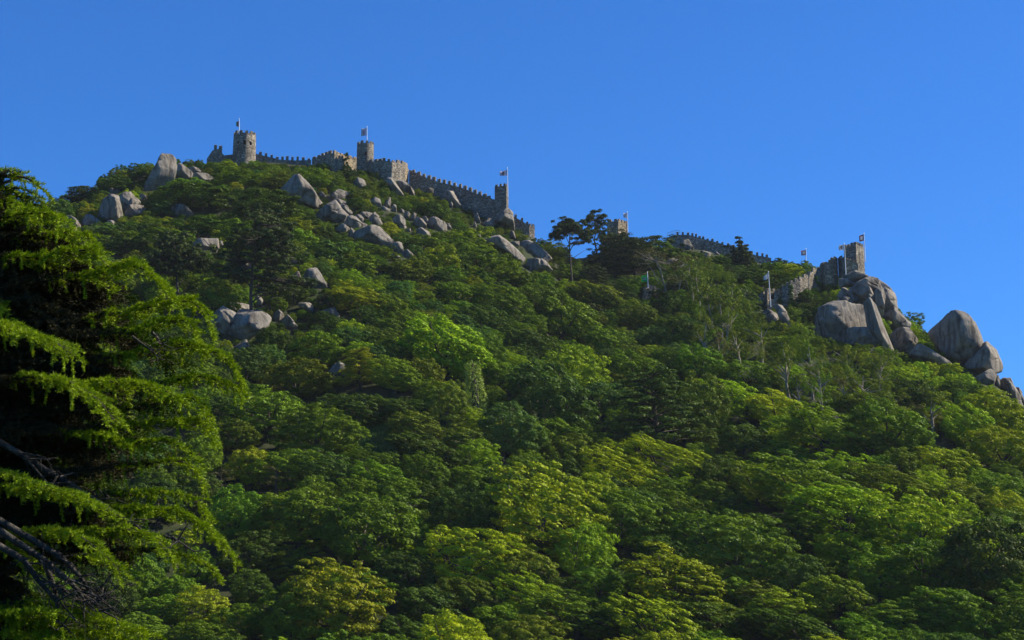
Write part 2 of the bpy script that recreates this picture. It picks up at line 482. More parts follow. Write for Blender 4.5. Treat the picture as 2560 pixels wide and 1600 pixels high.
ROCK_AT = []
def boulder(c, pts, label, ridge=None, name="boulder", p=50, depth=0.8, group=None, dR=0.0, extra=0, at=None):
    poly = crop(c, pts)
    xs = np.array([q[0] for q in poly]); ys = np.array([q[1] for q in poly])
    low = int(np.argmax(ys))
    bx = 0.5 * xs[low] + 0.5 * xs.mean()
    R = hit(bx, ys.max() - 0.08 * (ys.max() - ys.min())) + dR
    if at: R = hit(*at) + dR
    protect([(x * 0.97 + xs.mean() * 0.03, y * 0.95 + ys.min() * 0.05) for x, y in poly], R)
    ROCK_AT.append((xs.mean(), ys.mean()))
    ccx, ccy = xs.mean(), ys.mean()
    C = pix(ccx, ccy, R)
    rd = ray(ccx, ccy)
    fw = np.array([rd[0], rd[1], 0.0])
    U = np.array([fw[1], -fw[0], 0.0]); V = np.array([0, 0, 1.0]); W = -fw
    loc = []
    for x, y in poly:
        q = pix(x, y, R) - C
        loc.append((q @ U, q[2]))
    loc = np.array(loc)
    rng = np.random.RandomState(int(ccx * 7 + ccy * 13) % 100000)
    wid, hei = np.ptp(loc[:, 0]), np.ptp(loc[:, 1])
    th = depth * min(wid, hei) * 0.62 + 0.12 * max(wid, hei)
    area = sum(loc[i][0] * loc[(i + 1) % len(loc)][1] - loc[(i + 1) % len(loc)][0] * loc[i][1] for i in range(len(loc)))
    N, Dd = [], []
    for i in range(len(loc)):
        a, b = loc[i], loc[(i + 1) % len(loc)]
        e = b - a
        n2 = np.array([e[1], -e[0]]) * (1 if area > 0 else -1)
        n2 = n2 / np.linalg.norm(n2)
        dist = n2 @ a
        if n2[1] < -0.45: dist += 0.22 * hei      # the foot goes into the ground
        if dist < 0.06 * min(wid, hei): dist = 0.06 * min(wid, hei)
        tilt = rng.uniform(-0.15, 0.4)
        n3 = np.array([n2[0], n2[1], tilt]); L = np.linalg.norm(n3)
        N.append(n3 / L); Dd.append(dist / L)
    if ridge is None: ridge = rng.uniform(-0.25, 0.25)
    ur = ridge * wid
    la, rb = rng.uniform(0.6, 0.95), rng.uniform(0.35, 0.75)
    for n3, pt in (((-math.sin(la), rng.uniform(-0.1, 0.25), math.cos(la)), (ur, 0, th)),
                   ((math.sin(rb), rng.uniform(0.1, 0.4), math.cos(rb)), (ur, 0, th)),
                   ((rng.uniform(-0.2, 0.5), 0.8, 0.75), (ur, hei * 0.22, th * 0.85)),
                   ((rng.uniform(-0.5, 0.3), -0.6, 0.7), (ur, -hei * 0.2, th * 0.85)),
                   ((0.3, 0.25, -1.0), (0, 0, -th)), ((-0.4, 0.1, -1.0), (0, 0, -th))):
        n3 = np.array(n3); n3 /= np.linalg.norm(n3)
        dd = n3 @ np.array(pt)
        N.append(n3); Dd.append(max(dd, 0.2 * th))
    N, Dd = np.array(N), np.array(Dd)
    corners = np.array([(q[0], q[1], zz) for q in loc for zz in (-0.3 * th, 0.55 * th)] + [(ur, 0.2 * hei, 0.95 * th), (ur, -0.2 * hei, 0.95 * th)])
    for _ in range(6):          # smaller facets where pieces have broken away
        n3 = rng.normal(size=3) * (0.75, 0.75, 0.35) + (0, 0, 0.85); n3 /= np.linalg.norm(n3)
        N = np.vstack([N, n3]); Dd = np.append(Dd, max(0.25 * th, (corners @ n3).max() * rng.uniform(0.80, 0.96)))
    v, f = ico(6 if wid * hei > 160 else (5 if wid * hei > 12 else 4))
    d = v * np.array([wid, hei, 2 * th]) * 0.5
    d = d / np.linalg.norm(d, axis=1)[:, None]
    q = np.maximum(d @ N.T, 0) / Dd
    r = (q ** p).sum(1) ** (-1.0 / p)
    P = d * r[:, None]
    size = math.sqrt(wid * hei)
    P = P * (1 + 0.028 * wavy(P / size, rng, 5)[:, None] + 0.014 * wavy(P / size, rng, 13)[:, None] + 0.006 * wavy(P / size, rng, 34, 9)[:, None])
    # joints that weathering has opened
    ncell = int(np.clip(2.2 * size ** 0.75, 5, 26)) + extra
    met = np.array([1.0, 1.55, 1.0])
    seeds = P[rng.choice(len(P), ncell, replace=False)] * rng.uniform(0.75, 1.05, (ncell, 1))
    Q = P + 0.05 * size * np.stack([wavy(P / size, rng, 5) for _ in range(3)], 1) + 0.012 * size * np.stack([wavy(P / size, rng, 19) for _ in range(3)], 1)
    dist = np.linalg.norm((Q[:, None, :] - seeds[None]) * met, axis=2)
    o2 = np.argpartition(dist, 1, axis=1)[:, :2]
    d2 = np.take_along_axis(dist, o2, 1)
    sw = d2[:, 0] > d2[:, 1]
    near = np.where(sw, o2[:, 1], o2[:, 0]); other = np.where(sw, o2[:, 0], o2[:, 1])
    gap = np.abs(d2[:, 0] - d2[:, 1])
    lift = rng.uniform(-1, 1, ncell) * (0.060 if extra else 0.042)
    wd_ = max(0.16, 0.017 * size)
    k = np.clip(gap / (0.05 * size), 0, 1)
    off = lift[near] * (0.5 + 0.5 * k) + lift[other] * (0.5 - 0.5 * k)
    open_ = rng.uniform(0, 1, (ncell, ncell)) < 0.55
    P = P * (1 + off - np.where(open_[np.minimum(near, other), np.maximum(near, other)], 1, 0) * min(0.16, 0.8 / size) * np.exp(-(gap / wd_) ** 2))[:, None]
    base = np.array([0, 0, loc[:, 1].min()])
    world = P[:, 0:1] * U + P[:, 1:2] * V + P[:, 2:3] * W - base
    o = link(name, mesh_np(name, world, f, M_ROCK, True), loc=C + base)
    tag(o, label, "rock" if name != "boulder" else "boulder", group)
    return o

RB_ = "boulders strewn over the hill"
BOULDERS = [
 ('6', [(1290,600),(1540,125),(1650,125),(1715,200),(1715,300),(1690,420),(1450,600)], "tall leaning granite slab breaking the skyline, left of the ruined wall stub", dict(ridge=-0.2, p=60)),
 ('6', [(1715,440),(1735,260),(1765,245),(1830,290),(1930,380),(1930,450)], "pointed grey boulder leaning against the tall skyline slab", {}),
 ('6', [(1860,300),(1930,280),(1985,300),(2070,370),(1950,380)], "low rounded boulder half shaded on the crest under the ruined wall stub", {}),
 ('6', [(1900,470),(1940,370),(2100,370),(2210,420),(2080,475)], "flat pale boulder at the right end of the skyline slab group", {}),
 ('6', [(1140,400),(1180,350),(1300,340),(1330,380),(1310,440),(1200,460)], "small square boulder in the bushes left of the tall skyline slab", {}),
 ('A', [(1280,800),(1310,700),(1400,672),(1500,690),(1540,770),(1500,850),(1300,850)], "dark round boulder behind the upright two-faced monolith", dict(dR=4)),
 ('A', [(1060,1180),(1180,900),(1300,820),(1420,805),(1490,870),(1530,1050),(1530,1180),(1390,1310),(1200,1270)], "upright monolith with a dark left face and a sunlit right face", dict(ridge=0.2, p=60)),
 ('A', [(1470,850),(1560,790),(1720,765),(1770,820),(1650,1000),(1560,1120),(1530,1000)], "shaded slab leaning behind the right shoulder of the two-faced monolith", {}),
 ('A', [(1580,1110),(1700,880),(1800,865),(1880,920),(1760,1000),(1620,1130)], "hunched grey boulder just right of the two-faced monolith", {}),
 ('A', [(1570,1190),(1690,1020),(1850,985),(2000,1000),(1900,1110),(1700,1210)], "broad pale boulder lying at the right foot of the two-faced monolith", {}),
 ('A', [(740,1300),(870,1185),(980,1190),(1160,1310),(1170,1370),(980,1380),(760,1360)], "low domed boulder left of the two-faced monolith", {}),
 ('A', [(310,1290),(400,1190),(620,1230),(735,1330),(700,1480),(620,1550),(420,1510)], "large blunt grey boulder just behind the weeping conifer", dict(ridge=0.35)),
 ('A', [(1820,840),(1890,780),(2000,820),(2030,870),(1950,920)], "small boulder with a white patch under the tall skyline slab", {}),
 ('A', [(1210,1350),(1290,1285),(1390,1300),(1400,1370)], "small dark stone at the foot of the two-faced monolith", {}),
 ('A', [(540,950),(620,880),(720,850),(820,835),(700,950)], "thin pale outcrop on the left skyline bushes", {}),
 ('A', [(180,1110),(320,1110),(360,1190),(300,1250),(200,1210)], "small flat-topped stone peeping over the weeping conifer", {}),
 ('6', [(1430,850),(1540,790),(1690,755),(1780,775),(1940,870),(1900,900),(1700,880)], "long low whaleback boulder in the scrub below the tall skyline slab", {}),
 ('6', [(1940,1250),(2000,1190),(2240,1180),(2250,1290),(2060,1340),(1980,1300)], "square boulder at the heart of a small stone stack in the left scrub", {}),
 ('6', [(2050,1180),(2120,1130),(2200,1170),(2160,1200)], "rounded capstone of the small stone stack in the left scrub", {}),
 ('6', [(2250,1230),(2290,1205),(2310,1270),(2270,1310)], "little dark stone at the right of the small stone stack", {}),
 ('6', [(2140,1330),(2240,1330),(2230,1370),(2160,1370)], "little pale stone under the small stone stack", {}),
 ('B', [(40,360),(280,105),(340,95),(430,160),(680,480),(775,560),(750,700),(650,820),(270,450)], "huge wedge-shaped boulder with a sharp peak below the battlements", dict(ridge=-0.14, p=60)),
 ('B', [(680,460),(790,440),(870,510),(870,560),(780,540)], "small rounded stone behind the sharp-peaked wedge boulder", {}),
 ('B', [(910,570),(1090,410),(1260,430),(1150,570),(980,640)], "grey outcrop in the bushes above the big cracked boulder", {}),
 ('B', [(1000,610),(1060,565),(1290,640),(1280,710),(1130,690)], "flat capstone on the top of the big cracked boulder", {}),
 ('B', [(660,880),(1010,630),(1060,620),(1180,760),(1270,900),(1210,1030),(950,1040),(760,980)], "big cracked boulder with a dark left side and a lit front face", dict(ridge=-0.08, p=60)),
 ('B', [(1150,680),(1230,690),(1350,820),(1280,900)], "narrow stone wedged right of the big cracked boulder", {}),
 ('B', [(1210,1020),(1280,900),(1400,900),(1530,1020),(1420,1140),(1300,1090)], "sloping slab below the right edge of the big cracked boulder", {}),
 ('B', [(1050,1140),(1170,1050),(1310,1120),(1260,1210),(1110,1190)], "bushy stone at the foot of the big cracked boulder", {}),
 ('B', [(1300,1220),(1340,1130),(1470,1240),(1360,1310)], "small triangular stone left of the great smooth boulder", {}),
 ('B', [(1390,1150),(1600,1110),(1760,1060),(1870,1110),(2110,1350),(2000,1480),(1700,1420),(1480,1280)], "great smooth boulder at the centre of the boulder field", dict(ridge=-0.05)),
 ('B', [(1430,1090),(1480,1030),(1620,1040),(1680,1090),(1450,1140)], "stone resting on the upper edge of the great smooth boulder", dict(dR=2)),
 ('B', [(1410,910),(1500,870),(1580,950),(1580,1030),(1500,1000)], "rounded stone left of the forked pale stones", {}),
 ('B', [(1480,880),(1600,820),(1740,850),(1680,970),(1570,970)], "left one of the forked pale stones above the great smooth boulder", {}),
 ('B', [(1680,930),(1800,820),(1930,1030),(1920,1090),(1700,1010)], "right one of the forked pale stones above the great smooth boulder", {}),
 ('B', [(1400,250),(1480,180),(1590,220),(1610,320),(1520,380),(1410,300)], "pale boulder in the bushes below the slim round tower", {}),
 ('B', [(1700,630),(1800,550),(1890,590),(1920,700),(1890,750),(1760,670)], "egg-shaped boulder left of the fin-shaped stone", {}),
 ('B', [(1940,710),(2080,560),(2100,660),(2080,740),(1960,750)], "fin-shaped stone standing on a flat ledge in the boulder field", {}),
 ('B', [(1870,760),(2000,710),(2100,790),(2200,840),(2000,830)], "flat ledge of rock under the fin-shaped stone", {}),
 ('B', [(2100,750),(2150,675),(2200,700),(2210,840),(2130,820)], "small upright stone right of the fin-shaped stone", {}),
 ('C', [(500,100),(530,40),(620,40),(700,160),(820,320),(740,360),(540,210)], "long leaning rock at the foot of the curved bastion wall", {}),
 ('C', [(690,90),(770,80),(870,110),(960,250),(970,340),(760,230)], "pale blocky rock against the foot of the bastion corner", {}),
 ('C', [(860,110),(900,110),(1000,250),(1045,380),(980,350)], "thin sunlit rock rib under the corner where the wall turns downhill", {}),
 ('C', [(1240,270),(1310,215),(1390,250),(1390,320),(1300,310)], "small stone at the foot of the descending wall", {}),
 ('C', [(1630,310),(1680,270),(1790,290),(1900,500),(2010,650),(1950,620),(1760,530)], "long pale slanting rock against the middle of the descending wall", {}),
 ('C', [(1690,530),(1730,480),(1760,540),(1740,620),(1710,600)], "small upright stone left of the slanting rock at the wall", {}),
 ('C', [(690,700),(780,615),(840,650),(830,710)], "small stone in the chain of boulders, right of the upright stone", {}),
 ('C', [(810,710),(900,660),(950,700),(920,790),(850,810)], "round stone in the chain of boulders above the grey scree", {}),
 ('C', [(950,800),(1020,690),(1070,710),(1050,810),(1000,860)], "dark tilted stone in the middle of the chain of boulders", {}),
 ('C', [(650,770),(750,720),(860,830),(850,1010),(760,930)], "grey weathered slab half hidden in the scrub of the boulder field", {}),
 ('C', [(1030,860),(1080,770),(1160,800),(1260,920),(1240,1010),(1120,960)], "smooth wedge of rock left of the split block", {}),
 ('C', [(1130,800),(1240,760),(1310,850),(1310,930),(1220,910)], "square-topped block behind the split block", dict(dR=2)),
 ('C', [(1290,830),(1400,770),(1450,790),(1610,880),(1630,1050),(1500,1040),(1320,990)], "big split block with a dark cleft at the end of the boulder chain", dict(ridge=-0.1, p=60)),
 ('C', [(1620,890),(1690,890),(1735,1000),(1660,1010)], "small egg-shaped stone right of the split block", {}),
 ('C', [(1010,1010),(1160,980),(1290,1060),(1320,1130),(1300,1230),(1150,1180)], "overhanging rock below the split block", {}),
 ('C', [(580,1340),(650,1260),(750,1240),(810,1310),(820,1390),(700,1490)], "knobbly boulder at the lower end of the great smooth boulder", {}),
 ('C', [(800,1420),(900,1380),(1050,1512),(900,1570),(800,1522)], "pale triangular boulder, lowest of the boulder field", {}),
 ('C', [(560,1480),(650,1460),(740,1512),(640,1550)], "low rounded stone beside the lowest boulder of the field", {}),
 ('C', [(890,1010),(950,990),(960,1050),(900,1070)], "tiny stone in the scrub under the grey weathered slab", {}),
 ('D', [(265,420),(330,390),(380,530),(410,610),(310,610)], "dark leaning stone at the foot of the wall left of the square tower", {}),
 ('D', [(250,620),(280,550),(310,620),(300,690)], "small sunlit stone under the dark leaning stone by the wall", {}),
 ('D', [(430,600),(520,500),(580,500),(650,590),(550,660),(470,640)], "white-topped stone at the foot of the wall below the square tower", {}),
 ('D', [(650,560),(760,400),(900,290),(1000,380),(1020,570),(940,590),(760,570)], "great rounded rock under the square tower at the wall's end", dict(ridge=-0.1)),
 ('D', [(290,860),(320,740),(390,790),(400,850)], "small pointed stone left of the long whale-shaped rock", {}),
 ('D', [(380,880),(520,850),(720,800),(860,880),(1000,1000),(1230,1240),(1220,1300),(1000,1180),(700,1020)], "long whale-shaped rock sloping down right below the square tower", {}),
 ('D', [(960,940),(1130,920),(1120,1020),(1050,1030)], "flat stone between the whale-shaped rock and the shouldered rock", {}),
 ('D', [(940,890),(950,720),(1010,730),(1060,890)], "upright tooth-shaped stone below the stepped wall", {}),
 ('D', [(1110,1020),(1180,930),(1290,905),(1430,970),(1690,1200),(1600,1270),(1420,1260),(1240,1250)], "big shouldered rock at the right end of the left hill's rocks", dict(ridge=-0.1)),
 ('D', [(1180,1420),(1250,1260),(1420,1245),(1620,1290),(1740,1420),(1500,1450),(1300,1520)], "bun-shaped boulder under the big shouldered rock", {}),
 ('3', [(1550,500),(1590,430),(1650,425),(1710,530),(1570,540)], "round-topped boulder in the bushes under the far ridge wall", {}),
 ('3', [(1740,600),(1800,545),(1880,570),(1870,640)], "flat grey boulder below the far ridge wall", {}),
 ('3', [(1390,680),(1440,630),(1540,625),(1440,690)], "flat slab beside the bare-branched trees", {}),
 ('3', [(690,740),(740,725),(790,785),(720,785)], "low stone showing on the bush slope right of the tall pine", {}),
 ('3', [(200,830),(240,815),(275,870),(210,860)], "pale stone left of the tall pine's trunk", {}),
 ('3', [(1920,590),(1950,555),(1985,590)], "tiny round stone left of the dark conifer on the ridge", {}),
 ('4', [(230,890),(290,865),(410,930),(400,1020),(300,970)], "pale rock in the dark wood left of the lower gate tower", {}),
 ('4', [(580,1190),(660,1150),(740,1200),(780,1260),(640,1350),(590,1270)], "left rounded rock under the lower gate tower", {}),
 ('4', [(740,1130),(820,1095),(870,1140),(930,1250),(1000,1440),(880,1350),(790,1240)], "long right-hand rock running down from the lower gate tower", {}),
 ('5', [(400,640),(430,490),(530,450),(840,470),(880,540),(870,700),(830,830),(450,810)], "massive cliff block with a pale flat face below the keep", dict(ridge=-0.2, p=50, extra=8)),
 ('5', [(850,480),(920,430),(980,480),(1060,700),(1160,950),(1100,910),(1000,840),(880,660)], "long buttress of rock sloping down beside the pale-faced cliff block", {}),
 ('5', [(600,790),(700,690),(880,700),(1000,840),(820,850)], "shelf of rock at the foot of the pale-faced cliff block", dict(dR=-2)),
 ('5', [(970,370),(1010,310),(1100,320),(1160,390),(1175,490),(1060,630),(1000,510)], "tall blunt rock at the right shoulder of the keep's crag", {}),
 ('5', [(1050,580),(1150,490),(1230,570),(1310,650),(1290,720),(1100,680)], "smooth slanting rock below the crag's right shoulder", {}),
 ('5', [(1100,800),(1180,700),(1290,700),(1370,800),(1350,870),(1270,940),(1150,860)], "rounded boulder at the lower right of the keep's crag", {}),
 ('5', [(590,370),(640,300),(700,320),(720,370),(640,395)], "small knob of rock below the round bastion", {}),
 ('5', [(580,440),(650,390),(750,400),(750,470),(600,460)], "flat ledge on top of the pale-faced cliff block", {}),
 ('5', [(760,260),(900,195),(990,210),(1020,290),(960,350),(880,310)], "layered ledge of rock right under the keep", {}),
 ('5', [(580,230),(700,210),(750,260),(600,300)], "flat rock under the wall left of the keep", {}),
 ('5', [(690,180),(740,150),(790,140),(890,190),(780,220),(740,240)], "sunlit pale rock carrying the foot of the keep", {}),
 ('5', [(860,360),(930,370),(950,420),(900,430)], "small stone beside the green bush on the crag", {}),
 ('5', [(740,300),(830,270),(930,330),(960,400),(860,380)], "cracked rock under the layered ledge of the crag", {}),
 ('5', [(1300,940),(1350,860),(1400,850),(1580,960),(1700,1060),(1720,1100),(1550,1020),(1420,970)], "long low rock rib running down toward the great domed rock", {}),
 ('5', [(1480,730),(1550,630),(1680,550),(1830,555),(1940,660),(1990,830),(1900,980),(1810,1060),(1700,930),(1560,780)], "great domed rock with a wrinkled face against the sky", dict(ridge=0.15, extra=10)),
 ('5', [(1810,1070),(1900,980),(1990,850),(2040,835),(2110,900),(2155,1000),(2150,1110),(2080,1090),(1900,1150)], "tall pointed boulder right of the great domed rock", {}),
 ('5', [(1940,1170),(2080,1090),(2150,1130),(2110,1260),(2000,1220)], "square boulder under the tall pointed boulder", {}),
 ('5', [(2110,1260),(2160,1130),(2175,1290)], "thin upright splinter of rock right of the square boulder", {}),
 ('5', [(2170,1210),(2210,1165),(2290,1230),(2360,1340),(2350,1400),(2240,1380)], "rounded boulder low on the right skyline", {}),
 ('5', [(2200,1190),(2280,1180),(2295,1230),(2230,1220)], "small dark capstone on the rounded boulder of the right skyline", {}),
 ('5', [(2320,1260),(2370,1290),(2395,1380),(2340,1350)], "rough brown stone at the far right end of the skyline boulders", {}),
 ('5', [(2150,1350),(2200,1325),(2230,1390),(2170,1390)], "small pale stone in the bushes below the right skyline boulders", {}),
 ('5', [(2290,1400),(2380,1400),(2404,1470),(2330,1450)], "flat stone at the right edge of the skyline", {}),
 ('8', [(70,1020),(120,910),(200,850),(310,900),(220,1020),(190,1070)], "left lobe of the split boulder behind the big dark pine", {}),
 ('8', [(190,1090),(230,990),(320,890),(560,880),(610,960),(560,1060),(400,1130),(230,1130)], "main round block of the split boulder behind the big dark pine", dict(ridge=0.05)),
 ('8', [(130,910),(260,820),(400,800),(440,880),(320,900),(200,930)], "upper slab of the split boulder behind the big dark pine", dict(dR=3)),
 ('8', [(460,770),(500,740),(545,800),(520,860),(470,840)], "sunlit stone above the split boulder, right of the pine trunk", {}),
 ('8', [(620,910),(680,870),(720,910),(690,980),(630,970)], "dark stone right of the split boulder", {}),
 ('8', [(700,960),(760,920),(850,1020),(830,1050),(730,1000)], "slanting stone two steps right of the split boulder", {}),
 ('8', [(880,600),(950,510),(1010,515),(1085,640),(1040,690),(910,640)], "smooth shark-fin boulder right of the big dark pine", {}),
 ('8', [(800,570),(850,545),(865,590),(820,605)], "small stone left of the shark-fin boulder", {}),
 ('8', [(730,450),(800,425),(850,460),(760,480)], "pale flat stone above the shark-fin boulder", {}),
 ('8', [(840,815),(940,810),(985,850),(970,890),(880,850)], "flat stone in the scrub below the shark-fin boulder", {}),
 ('8', [(1050,880),(1150,850),(1190,910),(1160,950),(1090,920)], "white streaked stone in the bright green scrub", {}),
 ('8', [(330,480),(400,440),(470,490),(360,530)], "pale stone seen through the big dark pine", {}),
 ('8', [(300,1190),(400,1130),(430,1190),(330,1220)], "pale stone at the foot of the split boulder", {}),
 ('8', [(1090,1450),(1140,1350),(1210,1310),(1260,1350),(1200,1440)], "lone pale rock in the trees, well below the split boulder", {}),
]
BOULDERS.append(('5', [(540,350),(640,250),(800,215),(1000,235),(1130,340),(1140,470),(1000,520),(880,520),(640,470)], "broken body of the crag, behind the ledges below the keep", dict(at=(2150, 778), dR=3, p=70, depth=0.35, extra=24)))
BOULDERS.append(('5', [(960,330),(1030,300),(1060,420),(1040,560),(985,520)], "dark fin of rock between the buttress and the crag's shoulder", dict(at=(2180, 800), dR=-2, p=70, extra=4)))
BOULDERS.append(('5', [(400,620),(430,500),(520,470),(570,600),(590,790),(450,800)], "shaded rough flank at the left of the pale-faced cliff block", dict(at=(2100, 842), dR=-3, p=60, extra=10)))
BOULDERS.append(('5', [(900,290),(960,250),(1015,300),(1000,380),(940,400)], "wedge of rock jammed under the layered ledge", dict(at=(2160, 770), dR=-4, p=70, extra=4)))
CRAG = {"tall blunt rock at the right": -5, "smooth slanting rock below": -7, "small knob of rock": -6, "flat ledge on top": -8, "layered ledge of rock": -4, "flat rock under the wall": -3, "sunlit pale rock carrying": -2, "small stone beside the green": -7, "cracked rock under the layered": -6}
for b_ in BOULDERS:
    for k, v in CRAG.items():
        if b_[2].startswith(k): b_[3].update(at=(2155, 778), dR=v, p=70, extra=8, depth=0.9)
    if "great rounded rock under the square" in b_[2]: b_[3]["dR"] = -6
for c, pts, lab, kw in BOULDERS:
    boulder(c, pts, lab, group=RB_, **kw)


# ------------------------------------------------------------------ the castle
def dir_uw(px, py):
    d = ray(px, py)
    fw = np.array([d[0], d[1], 0.0])
    return np.array([fw[1], -fw[0], 0.0]), fw          # to the right, and away from the camera

def box_mesh(name, p0, p1, th, z0a, z0b, z1a, z1b, mat, nrm):
    """a block standing on the segment p0-p1, th deep along nrm, with its own heights at both ends"""
    a = np.array([p0[0], p0[1], 0]); b = np.array([p1[0], p1[1], 0]); n = np.asarray(nrm) * th
    v = [a + (0, 0, z0a), b + (0, 0, z0b), b + n + (0, 0, z0b), a + n + (0, 0, z0a),
         a + (0, 0, z1a), b + (0, 0, z1b), b + n + (0, 0, z1b), a + n + (0, 0, z1a)]
    f = [(0, 1, 5, 4), (1, 2, 6, 5), (2, 3, 7, 6), (3, 0, 4, 7), (4, 5, 6, 7), (3, 2, 1, 0)]
    return mesh_poly(name, v, f, mat)

_jr = random.Random(3)
def curtain_wall(path, merlons, label, mw=6.5, mat=None, th=1.3, name="curtain_wall", closed_end=0, sink=2.5, group="curtain walls of the castle"):
    """path: (x, y_top, y_bottom, range) in photo pixels; merlons: (x, y_top)"""
    mat = mat or M_WALL
    P = []
    for x, yt, yb, R in path:
        if R is None: R = hit(x, yb)
        P.append((x, yt, yb, R))
    protect([(q[0], q[1] - 9) for q in P] + [(q[0], q[2] - 3) for q in reversed(P)], min(q[3] for q in P) - 1)
    base = pix(P[0][0], P[0][2], P[0][3])
    root = empty(name, base, label, "wall", group)
    tops = [pix(x, yt, R) for x, yt, yb, R in P]
    bots = [pix(x, yb, R) for x, yt, yb, R in P]
    nr = []
    for i in range(len(P)):
        a, b = tops[max(i - 1, 0)], tops[min(i + 1, len(P) - 1)]
        t = b - a; t[2] = 0; t /= np.linalg.norm(t)
        n = np.array([-t[1], t[0], 0])
        if n[1] < 0: n = -n
        nr.append(n)
    v, f = [], []
    for i in range(len(P)):
        zt, zb = tops[i][2], bots[i][2] - sink
        o, k = tops[i] * (1, 1, 0), (tops[i] + nr[i] * th) * (1, 1, 0)
        v += [o + (0, 0, zb) - base, o + (0, 0, zt) - base, k + (0, 0, zt) - base, k + (0, 0, zb) - base]
    for i in range(len(P) - 1):
        a, b = 4 * i, 4 * i + 4
        f += [(a, b, b + 1, a + 1), (a + 1, b + 1, b + 2, a + 2), (a + 2, b + 2, b + 3, a + 3), (a + 3, b + 3, b, a)]
    f += [(3, 2, 1, 0), tuple(4 * (len(P) - 1) + j for j in range(4))]
    link("masonry", mesh_poly("masonry", v, f, mat), root)
    xs = [q[0] for q in P]
    for mx, my in merlons:
        w_ = mw * _jr.uniform(0.86, 1.14)
        xa, xb = mx - w_ / 2, mx + w_ / 2
        pts = []
        for x in (xa, xb):
            Ri = float(np.interp(x, xs, [q[3] for q in P])); yi = float(np.interp(x, xs, [q[1] for q in P]))
            pts.append((pix(x, yi, Ri), Ri))
        zt = pix(mx, my + _jr.choice((-0.6, 0, 0.3, 0.6, 0.9, 2.2)), 0.5 * (pts[0][1] + pts[1][1]))[2]
        t = pts[1][0] - pts[0][0]; t[2] = 0; t /= np.linalg.norm(t)
        n = np.array([-t[1], t[0], 0]); n = n if n[1] > 0 else -n
        z0 = min(pts[0][0][2], pts[1][0][2]) - 0.25
        c = 0.5 * (pts[0][0] + pts[1][0]); c[2] = z0
        h = zt - z0; hw = 0.5 * np.linalg.norm((pts[1][0] - pts[0][0])[:2])
        # a block with a slightly sloped cap, standing 3 mm proud of the wall face
        a, b = -t * hw - n * 0.003, t * hw - n * 0.003
        d = n * 0.55
        up = lambda q, z: tuple(q + np.array([0, 0, z]))
        h2 = h - 0.14
        vv = [up(a, 0), up(b, 0), up(b + d, 0), up(a + d, 0), up(a, h2), up(b, h2), up(b + d, h2), up(a + d, h2),
              up(a * 0.8 + d * 0.35, h), up(b * 0.8 + d * 0.35, h), up(b * 0.8 + d * 0.65, h), up(a * 0.8 + d * 0.65, h)]
        ff = [(0, 1, 5, 4), (1, 2, 6, 5), (2, 3, 7, 6), (3, 0, 4, 7), (4, 5, 9, 8), (5, 6, 10, 9), (6, 7, 11, 10), (7, 4, 8, 11), (8, 9, 10, 11)]
        link("merlon", mesh_poly("merlon", vv, ff, mat), root, Vector(c - base))
    return root

